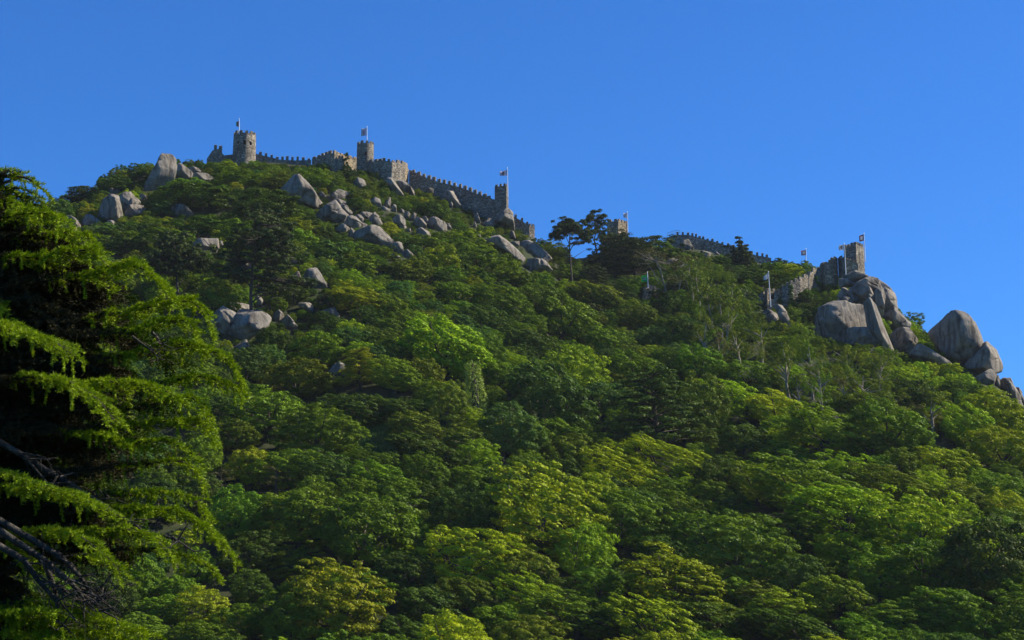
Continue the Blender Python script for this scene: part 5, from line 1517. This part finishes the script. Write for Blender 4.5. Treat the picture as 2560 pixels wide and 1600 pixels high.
def special_tree(name, base, stem, limbs, pads, label, col, bark=None, flat=0.55, per=60, leaf=0.42, rad=(0.8, 1.3), depth=2.2, wood=0.32, group=None, Roff=0.0, back=0.0):
    """stem and limbs: chains of photo pixels; pads: (x, y, spread in px) around which foliage gathers"""
    R = hit(*base) + Roff
    b = pix(base[0], base[1], R)
    m = mpp(R)
    u, fw = dir_uw(*base)
    r = np.random.RandomState(int(base[0]))
    root = empty(name, b, label, "tree", group)
    at = lambda x, y, d=0.0: pix(x, y, R) - b + fw * d
    T = Tubes()
    n = len(stem)
    T.add([at(x, y) for x, y in stem], [wood * (1 - 0.7 * i / (n - 1)) for i in range(n)], 8)
    for L in limbs:
        d = r.uniform(-1, 1) * depth
        k = len(L)
        T.add([at(x, y, d * i / (k - 1)) for i, (x, y) in enumerate(L)], [wood * 0.42 * (1 - 0.75 * i / (k - 1)) for i in range(k)], 6)
    cs, rads = [], []
    for x, y, s in pads:
        for _ in range(max(3, int((s * m) ** 1.5 * 4.0))):
            c = at(x + r.normal() * s * 0.42, y + r.normal() * s * 0.22, r.normal() * depth)
            cs.append(c); rads.append(r.uniform(*rad))
            if r.uniform() < 0.45:
                q = at(*stem[-1 if y < stem[-1][1] else int(np.argmin([abs(y - sy) for _, sy in stem]))])
                T.add([q, q * 0.4 + c * 0.6 + (0, 0, -0.3), c], [wood * 0.22, wood * 0.14, 0.03], 4)
    v, f, tone = needle_pads(cs, rads, flat, int(per * 1.5), leaf, int(base[0]) + 1, at(*stem[-1]) - np.array([0, 0, 2.0]))
    c = link("crown", mesh_np("crown", v, f, M_NEEDLE, False, tone), root)
    c.color = (*COLOR[col], 1)
    link("trunk", T.mesh("trunk", bark or M_BARK), root)
    return root
PG = "pines standing out of the scrub"
special_tree("umbrella_pine", (1433, 730), [(1433, 734), (1429, 690), (1425, 640), (1423, 610), (1425, 580)],
             [[(1424, 632), (1408, 612), (1398, 590)], [(1425, 625), (1440, 605), (1455, 590)], [(1424, 645), (1406, 630), (1392, 618)], [(1423, 610), (1414, 590), (1410, 570)], [(1425, 600), (1436, 580), (1440, 565)], [(1427, 650), (1445, 635), (1462, 622)]],
             [(1425, 558, 34), (1404, 563, 24), (1446, 568, 26), (1390, 578, 20), (1462, 585, 24), (1420, 575, 34), (1400, 592, 18), (1448, 596, 26), (1384, 590, 12), (1468, 600, 14)],
             "tall umbrella pine with a bare straight trunk against the sky", 'p', group=PG, rad=(0.65, 1.1), per=64)
special_tree("umbrella_pine", (1489, 665), [(1489, 668), (1492, 630), (1486, 600), (1490, 575), (1496, 560)],
             [[(1486, 604), (1480, 592), (1474, 585)], [(1490, 575), (1484, 563), (1476, 553)], [(1492, 572), (1504, 562), (1512, 556)], [(1487, 600), (1500, 590), (1508, 580)]],
             [(1494, 537, 24), (1476, 545, 12), (1508, 546, 12), (1466, 556, 14), (1500, 555, 18), (1482, 570, 24), (1500, 575, 22), (1472, 582, 18), (1508, 590, 16)],
             "smaller crooked pine right of the tall umbrella pine", 'p', group=PG, rad=(0.65, 1.1), per=64)
special_tree("big_pine", (628, 835), [(629, 840), (628, 800), (627, 740), (630, 690), (632, 650), (640, 600), (648, 560)],
             [[(630, 720), (600, 690), (575, 680)], [(631, 690), (605, 655), (590, 625)], [(632, 700), (665, 690), (700, 700)], [(634, 660), (660, 620), (670, 590)], [(629, 740), (690, 705), (760, 715)],
              [(630, 755), (660, 735), (720, 722)], [(631, 675), (590, 650), (560, 640)], [(628, 780), (655, 765), (668, 755)], [(628, 790), (650, 815), (668, 800)], [(640, 600), (620, 580), (600, 570)]],
             [(650, 555, 40), (690, 590, 44), (612, 590, 40), (580, 645, 40), (640, 640, 50), (700, 650, 44), (600, 690, 36), (660, 690, 40), (560, 680, 26), (740, 705, 40), (780, 712, 22), (700, 620, 40), (640, 600, 46), (670, 720, 30), (595, 620, 40), (720, 560, 20)],
             "big dark pine with open whorled branches before the split boulder", 'p', group=PG, flat=0.36, per=60, rad=(0.7, 1.3), depth=2.6, wood=0.45)
special_tree("big_pine", (672, 705), [(672, 708), (671, 660), (668, 610), (664, 570), (660, 535)],
             [[(671, 650), (690, 630), (705, 622)], [(669, 620), (650, 600), (640, 592)], [(670, 640), (645, 628), (630, 625)]],
             [(660, 528, 26), (680, 545, 30), (640, 545, 26), (700, 570, 34), (690, 600, 34), (650, 575, 34), (710, 625, 26), (640, 610, 26)],
             "second dark pine close behind the big dark pine", 'p', group=PG, flat=0.4, per=40, rad=(0.6, 1.0), depth=2.4, Roff=0)
special_tree("round_headed_pine", (443, 756), [(443, 760), (444, 720), (441, 690), (440, 650), (440, 620)],
             [[(444, 715), (455, 700), (462, 690)], [(444, 735), (458, 728), (466, 722)], [(442, 690), (430, 670), (422, 660)], [(443, 740), (436, 722), (430, 712)]],
             [(440, 612, 60), (400, 640, 46), (480, 640, 46), (430, 640, 60), (380, 660, 30), (500, 662, 30), (450, 665, 50), (410, 672, 36)],
             "dark round-headed pine with a dead lower trunk, beside the weeping conifer", 'p', group=PG, per=56, rad=(0.7, 1.2))
special_tree("spreading_cedar", (1560, 680), [(1560, 690), (1558, 650), (1556, 615), (1554, 596)],
             [[(1558, 650), (1530, 640), (1500, 638)], [(1557, 630), (1590, 622), (1615, 620)], [(1556, 615), (1530, 608), (1512, 604)]],
             [(1550, 594, 36), (1525, 604, 36), (1580, 606, 30), (1510, 622, 40), (1560, 624, 50), (1600, 632, 40), (1530, 642, 60), (1580, 652, 50), (1500, 650, 36), (1546, 666, 50)],
             "dark spreading cedar in front of the ruined middle tower", 'p', flat=0.22, per=40, rad=(0.8, 1.4), depth=2.5)
special_tree("dark_conifer", (1850, 672), [(1850, 678), (1850, 640), (1848, 596)],
             [[(1850, 650), (1830, 645), (1820, 646)], [(1850, 640), (1868, 636), (1878, 640)]],
             [(1847, 596, 7), (1848, 606, 12), (1850, 616, 20), (1846, 626, 26), (1858, 634, 24), (1850, 642, 36), (1838, 650, 30), (1868, 652, 24), (1850, 660, 40)],
             "dark pointed conifer in front of the far ridge wall", 'p', flat=0.4, per=60, rad=(0.6, 1.0), depth=1.6, group="conifers on the slope")
BT = "bare-branched trees in the middle hollow"
special_tree("bare_branched_tree", (1670, 748), [(1671, 752), (1662, 715), (1652, 680), (1642, 655)],
             [[(1669, 742), (1645, 705), (1628, 672), (1604, 640)], [(1664, 722), (1655, 690), (1668, 660), (1690, 645)], [(1660, 708), (1640, 690), (1620, 660)], [(1652, 680), (1640, 655), (1622, 640)], [(1655, 690), (1650, 665), (1636, 648)], [(1669, 740), (1688, 712), (1700, 704)]],
             [(1620, 632, 30), (1650, 640, 30), (1598, 650, 20), (1690, 655, 30), (1686, 700, 24)],
             "bare-branched tree with grey forked limbs right of the green flag", 'r', bark=M_PALEBARK, flat=0.4, per=16, rad=(0.7, 1.2), leaf=0.34, group=BT, wood=0.28, Roff=5.0)
special_tree("bare_branched_tree", (1694, 752), [(1694, 756), (1698, 720), (1706, 690), (1712, 660)],
             [[(1696, 735), (1712, 715), (1724, 700)], [(1700, 715), (1690, 690), (1684, 672)], [(1706, 690), (1722, 672), (1732, 655)]],
             [(1712, 652, 26), (1730, 668, 24), (1690, 672, 24), (1720, 700, 24), (1700, 690, 20)],
             "brown thin-leaved tree next to the grey forked tree", 'r', bark=M_PALEBARK, flat=0.5, per=20, rad=(0.7, 1.2), leaf=0.34, group=BT, wood=0.22, Roff=5.0)
for i, (bx, by, tx, ty, lab) in enumerate([(1735, 770, 1722, 690, "pale bare trunk leaning left in the thin-trunk grove"), (1752, 800, 1740, 700, "tall pale trunk in the middle of the thin-trunk grove"),
                                           (1786, 860, 1768, 745, "pair-like pale trunk low in the thin-trunk grove"), (1806, 880, 1800, 760, "palest trunk at the foot of the thin-trunk grove"), (1822, 850, 1830, 740, "right-leaning pale trunk of the thin-trunk grove")]):
    mx = (bx + tx) / 2
    special_tree("pale_trunked_tree", (bx, by), [(bx, by + 4), (mx + 3, (by + ty) / 2), (tx, ty), (tx + 2, ty - 22)],
                 [[(mx + 2, (by + ty) / 2), (mx + 14, ty + 14), (mx + 20, ty - 4)], [(tx, ty + 20), (tx - 12, ty), (tx - 16, ty - 16)], [(mx, by - 30), (mx - 12, by - 62), (mx - 14, by - 84)]],
                 [(tx, ty - 24, 22), (tx + 14, ty - 4, 20), (tx - 14, ty - 6, 20), (mx + 12, ty + 30, 16), (tx, ty + 6, 22)], lab, 'o', bark=M_PALEBARK, flat=0.6, per=34, rad=(0.6, 1.0), leaf=0.36, group="pale-trunked trees of the grove", wood=0.2)

# ------------------------------------------------------------------ ivy on the walls
def ivy(px0, px1, y0, y1, R, label, seed):
    r = np.random.RandomState(seed)
    b = pix(0.5 * (px0 + px1), y1, R)
    u, fw = dir_uw(0.5 * (px0 + px1), y1)
    cs, rads = [], []
    for _ in range(46):
        t = r.uniform(); wv = 1 - 0.6 * t
        x = 0.5 * (px0 + px1) + r.uniform(-.5, .5) * (px1 - px0) * wv
        cs.append(pix(x, y1 + (y0 - y1) * t, R) - b - fw * r.uniform(0.1, 0.4)); rads.append(r.uniform(0.25, 0.5))
    pos, nrm, tone, size = puffs_to_leaves(np.array(cs), rads, 0.9, 40, 0.24, .7, r, np.array([0, 4.0, 1.0]))
    v, f = leaf_quads(pos, nrm, size, 0.7, r)
    o = link("ivy", mesh_np("ivy", v, f, M_LEAF, False, np.repeat(tone, 4)), loc=Vector(b))
    o.color = (0.05, 0.13, 0.02, 1)
    tag(o, label, "ivy", "ivy on the walls")
ivy(858, 874, 384, 424, r2 + 0.5, "green ivy climbing the lighter face of the corner bastion", 1)
ivy(1951, 1964, 714, 765, gk + 3.4, "green ivy at the joint of the gate tower and the climbing wall", 2)
ivy(1968, 1985, 714, 762, gk + 3.0, "ivy hanging on the climbing wall right of the gate tower", 3)

# ------------------------------------------------------------------ the weeping conifer close by on the left
def cedar():
    D0 = 29.0
    tx, ty = math.sin(R_(-19.6)) * D0, math.cos(R_(-19.6)) * D0
    base = np.array([tx, ty, float(ground(tx, ty)) - 0.1])
    root = empty("weeping_conifer", base, "large weeping conifer with drooping bright green sprays filling the left foreground", "tree")
    r = np.random.RandomState(77)
    T = Tubes()
    T.add([(0, 0, 0), (0.05, 0, 3.0), (0.0, 0.05, 6.5), (0.1, 0, 10.0), (0.05, 0, 12.5)], [0.36, 0.32, 0.26, 0.15, 0.04], 12)
    link("trunk", T.mesh("trunk", M_CEDARBARK), root)

    def spine(a, c, e, n):
        t = np.linspace(0, 1, n)[:, None]
        return (1 - t) ** 2 * a + 2 * t * (1 - t) * c + t * t * e

    def bough(tip, up=0.35, density=1.0, width=1.0, bare=0.22, rad=0.06, path=None, hang=1.0, old=False, mat=None):
        """tip in metres from the tree's foot; the bough leaves the trunk higher than its tip and bends over"""
        tip = np.asarray(tip, float)
        out = np.array([tip[0], tip[1], 0]); L = np.linalg.norm(out)
        if path is not None:
            q = np.asarray(path, float)
            seg = np.concatenate([[0], np.cumsum(np.linalg.norm(np.diff(q, axis=0), axis=1))])
            n = max(14, int(seg[-1] / 0.07)); t = np.linspace(0, seg[-1], n)
            S = np.stack([np.interp(t, seg, q[:, k]) for k in range(3)], 1)
            for _ in range(3): S[1:-1] = (S[:-2] + 2 * S[1:-1] + S[2:]) / 4
        else:
            a = np.array([0, 0, tip[2] + r.uniform(0.10, 0.20) * L])
            c = a * 0.36 + tip * 0.64 + np.array([0, 0, up * L * 0.50])
            n = max(14, int(L / 0.07))
            S = spine(a, c, tip, n)
        wood = Tubes()
        wood.add(S[::2], [rad * (1 - 0.85 * i / len(S[::2])) + 0.004 for i in range(len(S[::2]))], 6)
        P, Dv, Ln, Up = [], [], [], []          # shoots: foot, direction, length, needle lift
        side0 = unit(np.cross(out, np.array([0, 0, 1.0])))
        for i in range(int(n * bare), n):
            s = i / (n - 1)
            fw = unit(S[min(i + 1, n - 1)] - S[max(i - 1, 0)])
            for sg in (-1, 1):
                if r.uniform() > 0.88 * density: continue
                env = width * (0.32 + 0.85 * (1 - s)) * min(1, (s - bare) * 6 + 0.25) * r.uniform(0.55, 1.15)
                d = unit(side0 * sg * r.uniform(0.55, 1.0) + fw * r.uniform(0.5, 0.95) + np.array([0, 0, r.uniform(-0.05, 0.25)]))
                m = max(3, int(env / 0.05))
                t = np.linspace(0, 1, m)[:, None]
                tw = S[i] + d * env * t + np.array([0, 0, -1.0]) * (0.30 * env * t ** 2.2)
                if r.uniform() < 0.5: wood.add([tw[0], tw[m // 2], tw[-1]], [0.010, 0.006, 0.002], 3)
                # side shoots fill the spray out flat
                for k in range(2, m, 2):
                    if r.uniform() < 0.55:
                        d2 = unit(d + side0 * r.uniform(-1, 1) + fw * r.uniform(-0.2, 0.8) + np.array([0, 0, r.uniform(-0.3, 0.1)]))
                        l2 = r.uniform(0.08, 0.24)
                        for h in np.arange(0.04, l2, 0.045):
                            P.append(tw[k] + d2 * h - np.array([0, 0, 0.5 * h * h])); Dv.append(d2); Ln.append(0.058); Up.append(1.0)
                for k in range(1, m):
                    P.append(tw[k]); dd = unit(tw[k] - tw[k - 1]); Dv.append(dd); Ln.append(0.062); Up.append(1.0)
                    # pendulous shoots
                    if r.uniform() < 0.30 * hang:
                        hl = r.uniform(0.05, 0.20) * (1 + 1.2 * (r.uniform() < 0.12))
                        q = int(hl / 0.026)
                        dr = unit(np.array([dd[0] * 0.25, dd[1] * 0.25, -1.0]) + r.normal(size=3) * 0.08)
                        for h in range(q):
                            P.append(tw[k] + dr * 0.026 * (h + 0.5)); Dv.append(dr); Ln.append(0.034); Up.append(0.0)
        P, Dv, Ln, Up = np.array(P), np.array(Dv), np.array(Ln), np.array(Up)
        K = 10
        P4 = np.repeat(P, K, 0); D4 = np.repeat(Dv, K, 0); L4 = np.repeat(Ln, K) * r.uniform(0.7, 1.3, len(P) * K); U4 = np.repeat(Up, K)
        P4 = P4 + r.normal(size=P4.shape) * 0.010
        nd = r.normal(size=P4.shape)
        nd[:, 2] = np.where(U4 > 0, np.abs(nd[:, 2]) * 1.1 + 0.1, nd[:, 2] * 0.5)
        nd = unit(unit(nd) * 0.85 + D4 * 0.75)
        sd = unit(np.cross(nd, r.normal(size=nd.shape))) * 0.0072
        v = np.stack([P4 - sd, P4 + sd, P4 + nd * L4[:, None]], 1).reshape(-1, 3)
        tone = np.repeat(np.clip(0.42 + 0.16 * np.repeat(r.normal(size=len(P)), K) + (0.14 * (1 - U4)) + 0.10 * r.normal(size=len(P4)), 0, 1), 3)
        b = link("bough", wood.mesh("bough", M_CEDARBARK), root)
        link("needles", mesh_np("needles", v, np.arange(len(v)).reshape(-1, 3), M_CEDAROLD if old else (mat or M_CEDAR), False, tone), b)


    def P(px, py, dd=0.0):
        d = ray(px, py)
        k = (ty + dd) / d[1]
        return CAM + d * k - base
    # boughs as the photograph shows them: the ridge of each, in pixels, and how far in front of (-) the trunk it ends
    for dd, wd, ridge in [
        (0.3, .40, [(20, 440), (70, 442), (112, 478)]), (-.3, .45, [(0, 500), (45, 505), (80, 545)]), (.4, .4, [(-60, 425), (0, 422), (40, 430)]), (.2, .35, [(0, 468), (60, 470), (98, 492)]),
        (-.8, .6, [(0, 548), (40, 534), (132, 532), (150, 545)]), (-.2, .6, [(60, 590), (164, 582), (225, 590), (240, 615)]), (-.7, .6, [(0, 648), (114, 640), (169, 628), (233, 624), (264, 660)]),
        (-.5, .75, [(169, 690), (230, 690), (291, 669), (340, 662), (391, 691), (430, 738)]), (.2, .7, [(250, 790), (344, 772), (476, 748), (505, 775), (520, 805)]), (-.1, .6, [(300, 830), (420, 800), (470, 800), (495, 850)]),
        (.1, .75, [(300, 890), (417, 855), (506, 867), (565, 892), (597, 940)]), (.3, .55, [(380, 960), (500, 938), (592, 965), (600, 992)]), (-.3, .6, [(360, 1010), (476, 988), (520, 1025), (524, 1060)]),
        (-2.0, .7, [(-40, 800), (0, 804), (45, 819), (89, 840), (134, 851), (168, 880)]), (-1.9, .6, [(60, 940), (160, 947), (196, 968), (247, 1000), (282, 1048)]), (-1.2, .6, [(120, 950), (202, 960), (327, 953), (387, 964), (444, 992)]),
        (-.4, .6, [(300, 1060), (440, 1050), (500, 1050), (520, 1085)]), (-.6, .6, [(160, 1080), (259, 1088), (327, 1108), (417, 1098), (476, 1130)]), (.2, .5, [(350, 1160), (446, 1150), (485, 1165), (505, 1205)]),
        (-2.0, .5, [(-40, 1175), (6, 1180), (54, 1198), (115, 1215)]), (-1.7, .6, [(-20, 1215), (74, 1224), (149, 1225), (208, 1248), (286, 1285)]), (.1, .5, [(300, 1230), (387, 1226), (476, 1238), (514, 1275)]),
        (-.2, .7, [(260, 1270), (357, 1270), (446, 1277), (521, 1316), (582, 1385)]), (-1.0, .55, [(150, 1330), (250, 1325), (321, 1322), (387, 1342), (418, 1385)]), (-1.8, .6, [(-20, 1345), (45, 1335), (143, 1324), (208, 1345), (250, 1380)]),
        (.3, .45, [(380, 1370), (470, 1390), (530, 1415), (545, 1440)]), (-1.5, .4, [(200, 1390), (270, 1400), (300, 1430)]),
        (-1.4, .65, [(60, 1500), (178, 1517), (268, 1547), (362, 1575)]), (-1.9, .6, [(-60, 1540), (0, 1532), (77, 1526), (140, 1530)]), (-.8, .6, [(150, 1570), (300, 1590), (420, 1630)]), (-1.8, .6, [(0, 1580), (120, 1590), (230, 1625)])]:
        m = len(ridge)
        x0, y0 = ridge[0]
        pts = [P(-310, y0 + 30, 0.0)] + [P(x, y, dd * (0.35 + 0.65 * (i + 1) / m)) for i, (x, y) in enumerate(ridge)]
        mid = 0.5 * (pts[0] + pts[1]) + np.array([0, r.uniform(-.3, .3), r.uniform(-0.30, 0.02)])
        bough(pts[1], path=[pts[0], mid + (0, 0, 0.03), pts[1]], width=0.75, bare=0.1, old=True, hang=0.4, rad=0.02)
        pts.insert(1, mid); m += 1
        lens = np.cumsum([0] + [np.linalg.norm(pts[i + 1] - pts[i]) for i in range(m)])
        bough(pts[-1], path=pts, width=wd * 1.25, bare=max(0.1, lens[2] / lens[-1] * 0.9), rad=0.04, hang=0.5, density=1.1)
    # inner and farther boughs, which close the crown behind
    for i in range(46):
        py = 560 + 23 * i
        lim = np.interp(py, [500, 600, 720, 830, 930, 1050, 1200, 1400, 1450], [40, 190, 350, 430, 500, 430, 400, 430, 250])
        px = lim * r.uniform(0.40, 0.80)
        if 1390 < py < 1540: px = min(px, 20)
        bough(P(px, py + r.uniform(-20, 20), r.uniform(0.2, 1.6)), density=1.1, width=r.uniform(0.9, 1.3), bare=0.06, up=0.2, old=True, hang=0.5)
    for i in range(20):
        py = 600 + 50 * i
        lim = np.interp(py, [500, 600, 720, 830, 930, 1050, 1200, 1400, 1450], [40, 190, 350, 430, 500, 430, 400, 430, 250])
        if 1390 < py < 1540: continue
        bough(P(lim * r.uniform(0.6, 0.92), py + r.uniform(-20, 20), r.uniform(2.2, 3.6)), density=1.0, width=1.2, bare=0.2, up=0.3, mat=M_CEDARSHADE)
    # boughs on the side away from the picture
    for i in range(16):
        a = r.uniform(1.8, 4.6); z = 3.0 + 0.55 * i; L = 3.6 * (1 - z / 14) + 0.6
        bough((math.sin(a) * L, math.cos(a) * L, z - 0.3), density=0.6, bare=0.15)
    # bare dead limbs low down
    t = [[(-60, 1330), (60, 1400), (95, 1450), (140, 1500), (150, 1560)], [(-40, 1300), (110, 1400), (170, 1450), (215, 1495), (250, 1520)], [(-20, 1290), (150, 1390), (200, 1440), (240, 1500)],
         [(95, 1450), (150, 1470), (200, 1500)], [(-80, 1060), (60, 1140), (140, 1190), (240, 1250), (330, 1310), (440, 1350)], [(60, 1140), (120, 1210), (190, 1260)], [(110, 1400), (135, 1470), (150, 1530)],
         [(200, 1470), (240, 1480), (262, 1470)], [(215, 1495), (245, 1478), (255, 1488)], [(150, 1480), (190, 1475), (225, 1510)], [(330, 840), (370, 870), (402, 895)], [(380, 830), (395, 845), (402, 860)]]
    for k, c in enumerate(t):
        T = Tubes()
        dd = (-0.9 if k in (4, 5) else -1.9 + 0.08 * k) if k < 10 else -0.6
        w0 = 0.055 if k in (0, 1, 2, 4, 6) else 0.022
        n = len(c)
        T.add([P(x, y, dd + 0.1 * i) for i, (x, y) in enumerate(c)], [w0 * (1 - 0.65 * i / (n - 1)) for i in range(n)], 7)
        for x, y in c[1:]:
            if k < 10:
                for _ in range(2):
                    q = P(x + r.normal() * 6, y + r.normal() * 6, dd)
                    g1 = q + unit(np.array([r.uniform(0.1, 1), r.normal() * 0.5, r.uniform(-0.7, 0.5)])) * r.uniform(0.15, 0.4)
                    g2 = g1 + unit(np.array([r.uniform(0.2, 1), r.normal() * 0.5, r.uniform(-0.8, 0.3)])) * r.uniform(0.1, 0.3)
                    T.add([q, g1, g2], [0.018, 0.011, 0.003], 5)
                    T.add([g1, g1 + r.normal(size=3) * 0.14], [0.008, 0.002], 3)
            for _ in range(5):
                q = P(x + r.normal() * 8, y + r.normal() * 8, dd)
                e = q + r.normal(size=3) * 0.16 + np.array([0.12, 0, -0.05])
                T.add([q, 0.5 * (q + e) + r.normal(size=3) * 0.03, e], [0.010, 0.006, 0.002], 3)
        link("dead_limb", T.mesh("dead_limb", M_DEADWOOD), root)
cedar()

# ------------------------------------------------------------------ the air between: a thin even haze
def haze():
    m, t, out = new_mat("thin_haze")
    v = node(t, "ShaderNodeVolumePrincipled")
    v.inputs["Color"].default_value = (0.86, 0.92, 1.0, 1)
    v.inputs["Density"].default_value = 0.00004
    v.inputs["Anisotropy"].default_value = 0.2
    t.links.new(v.outputs[0], out.inputs["Volume"])
    v8 = [(x, y, z) for z in (-2.0, 210.0) for x, y in ((-2550, -2550), (2550, -2550), (2550, 2550), (-2550, 2550))]
    o = link("haze", mesh_poly("haze", v8, [(3, 2, 1, 0), (4, 5, 6, 7), (0, 1, 5, 4), (1, 2, 6, 5), (2, 3, 7, 6), (3, 0, 4, 7)], m))
    tag(o, "thin pale haze in the air over the hill", "haze", kind="stuff")
haze()
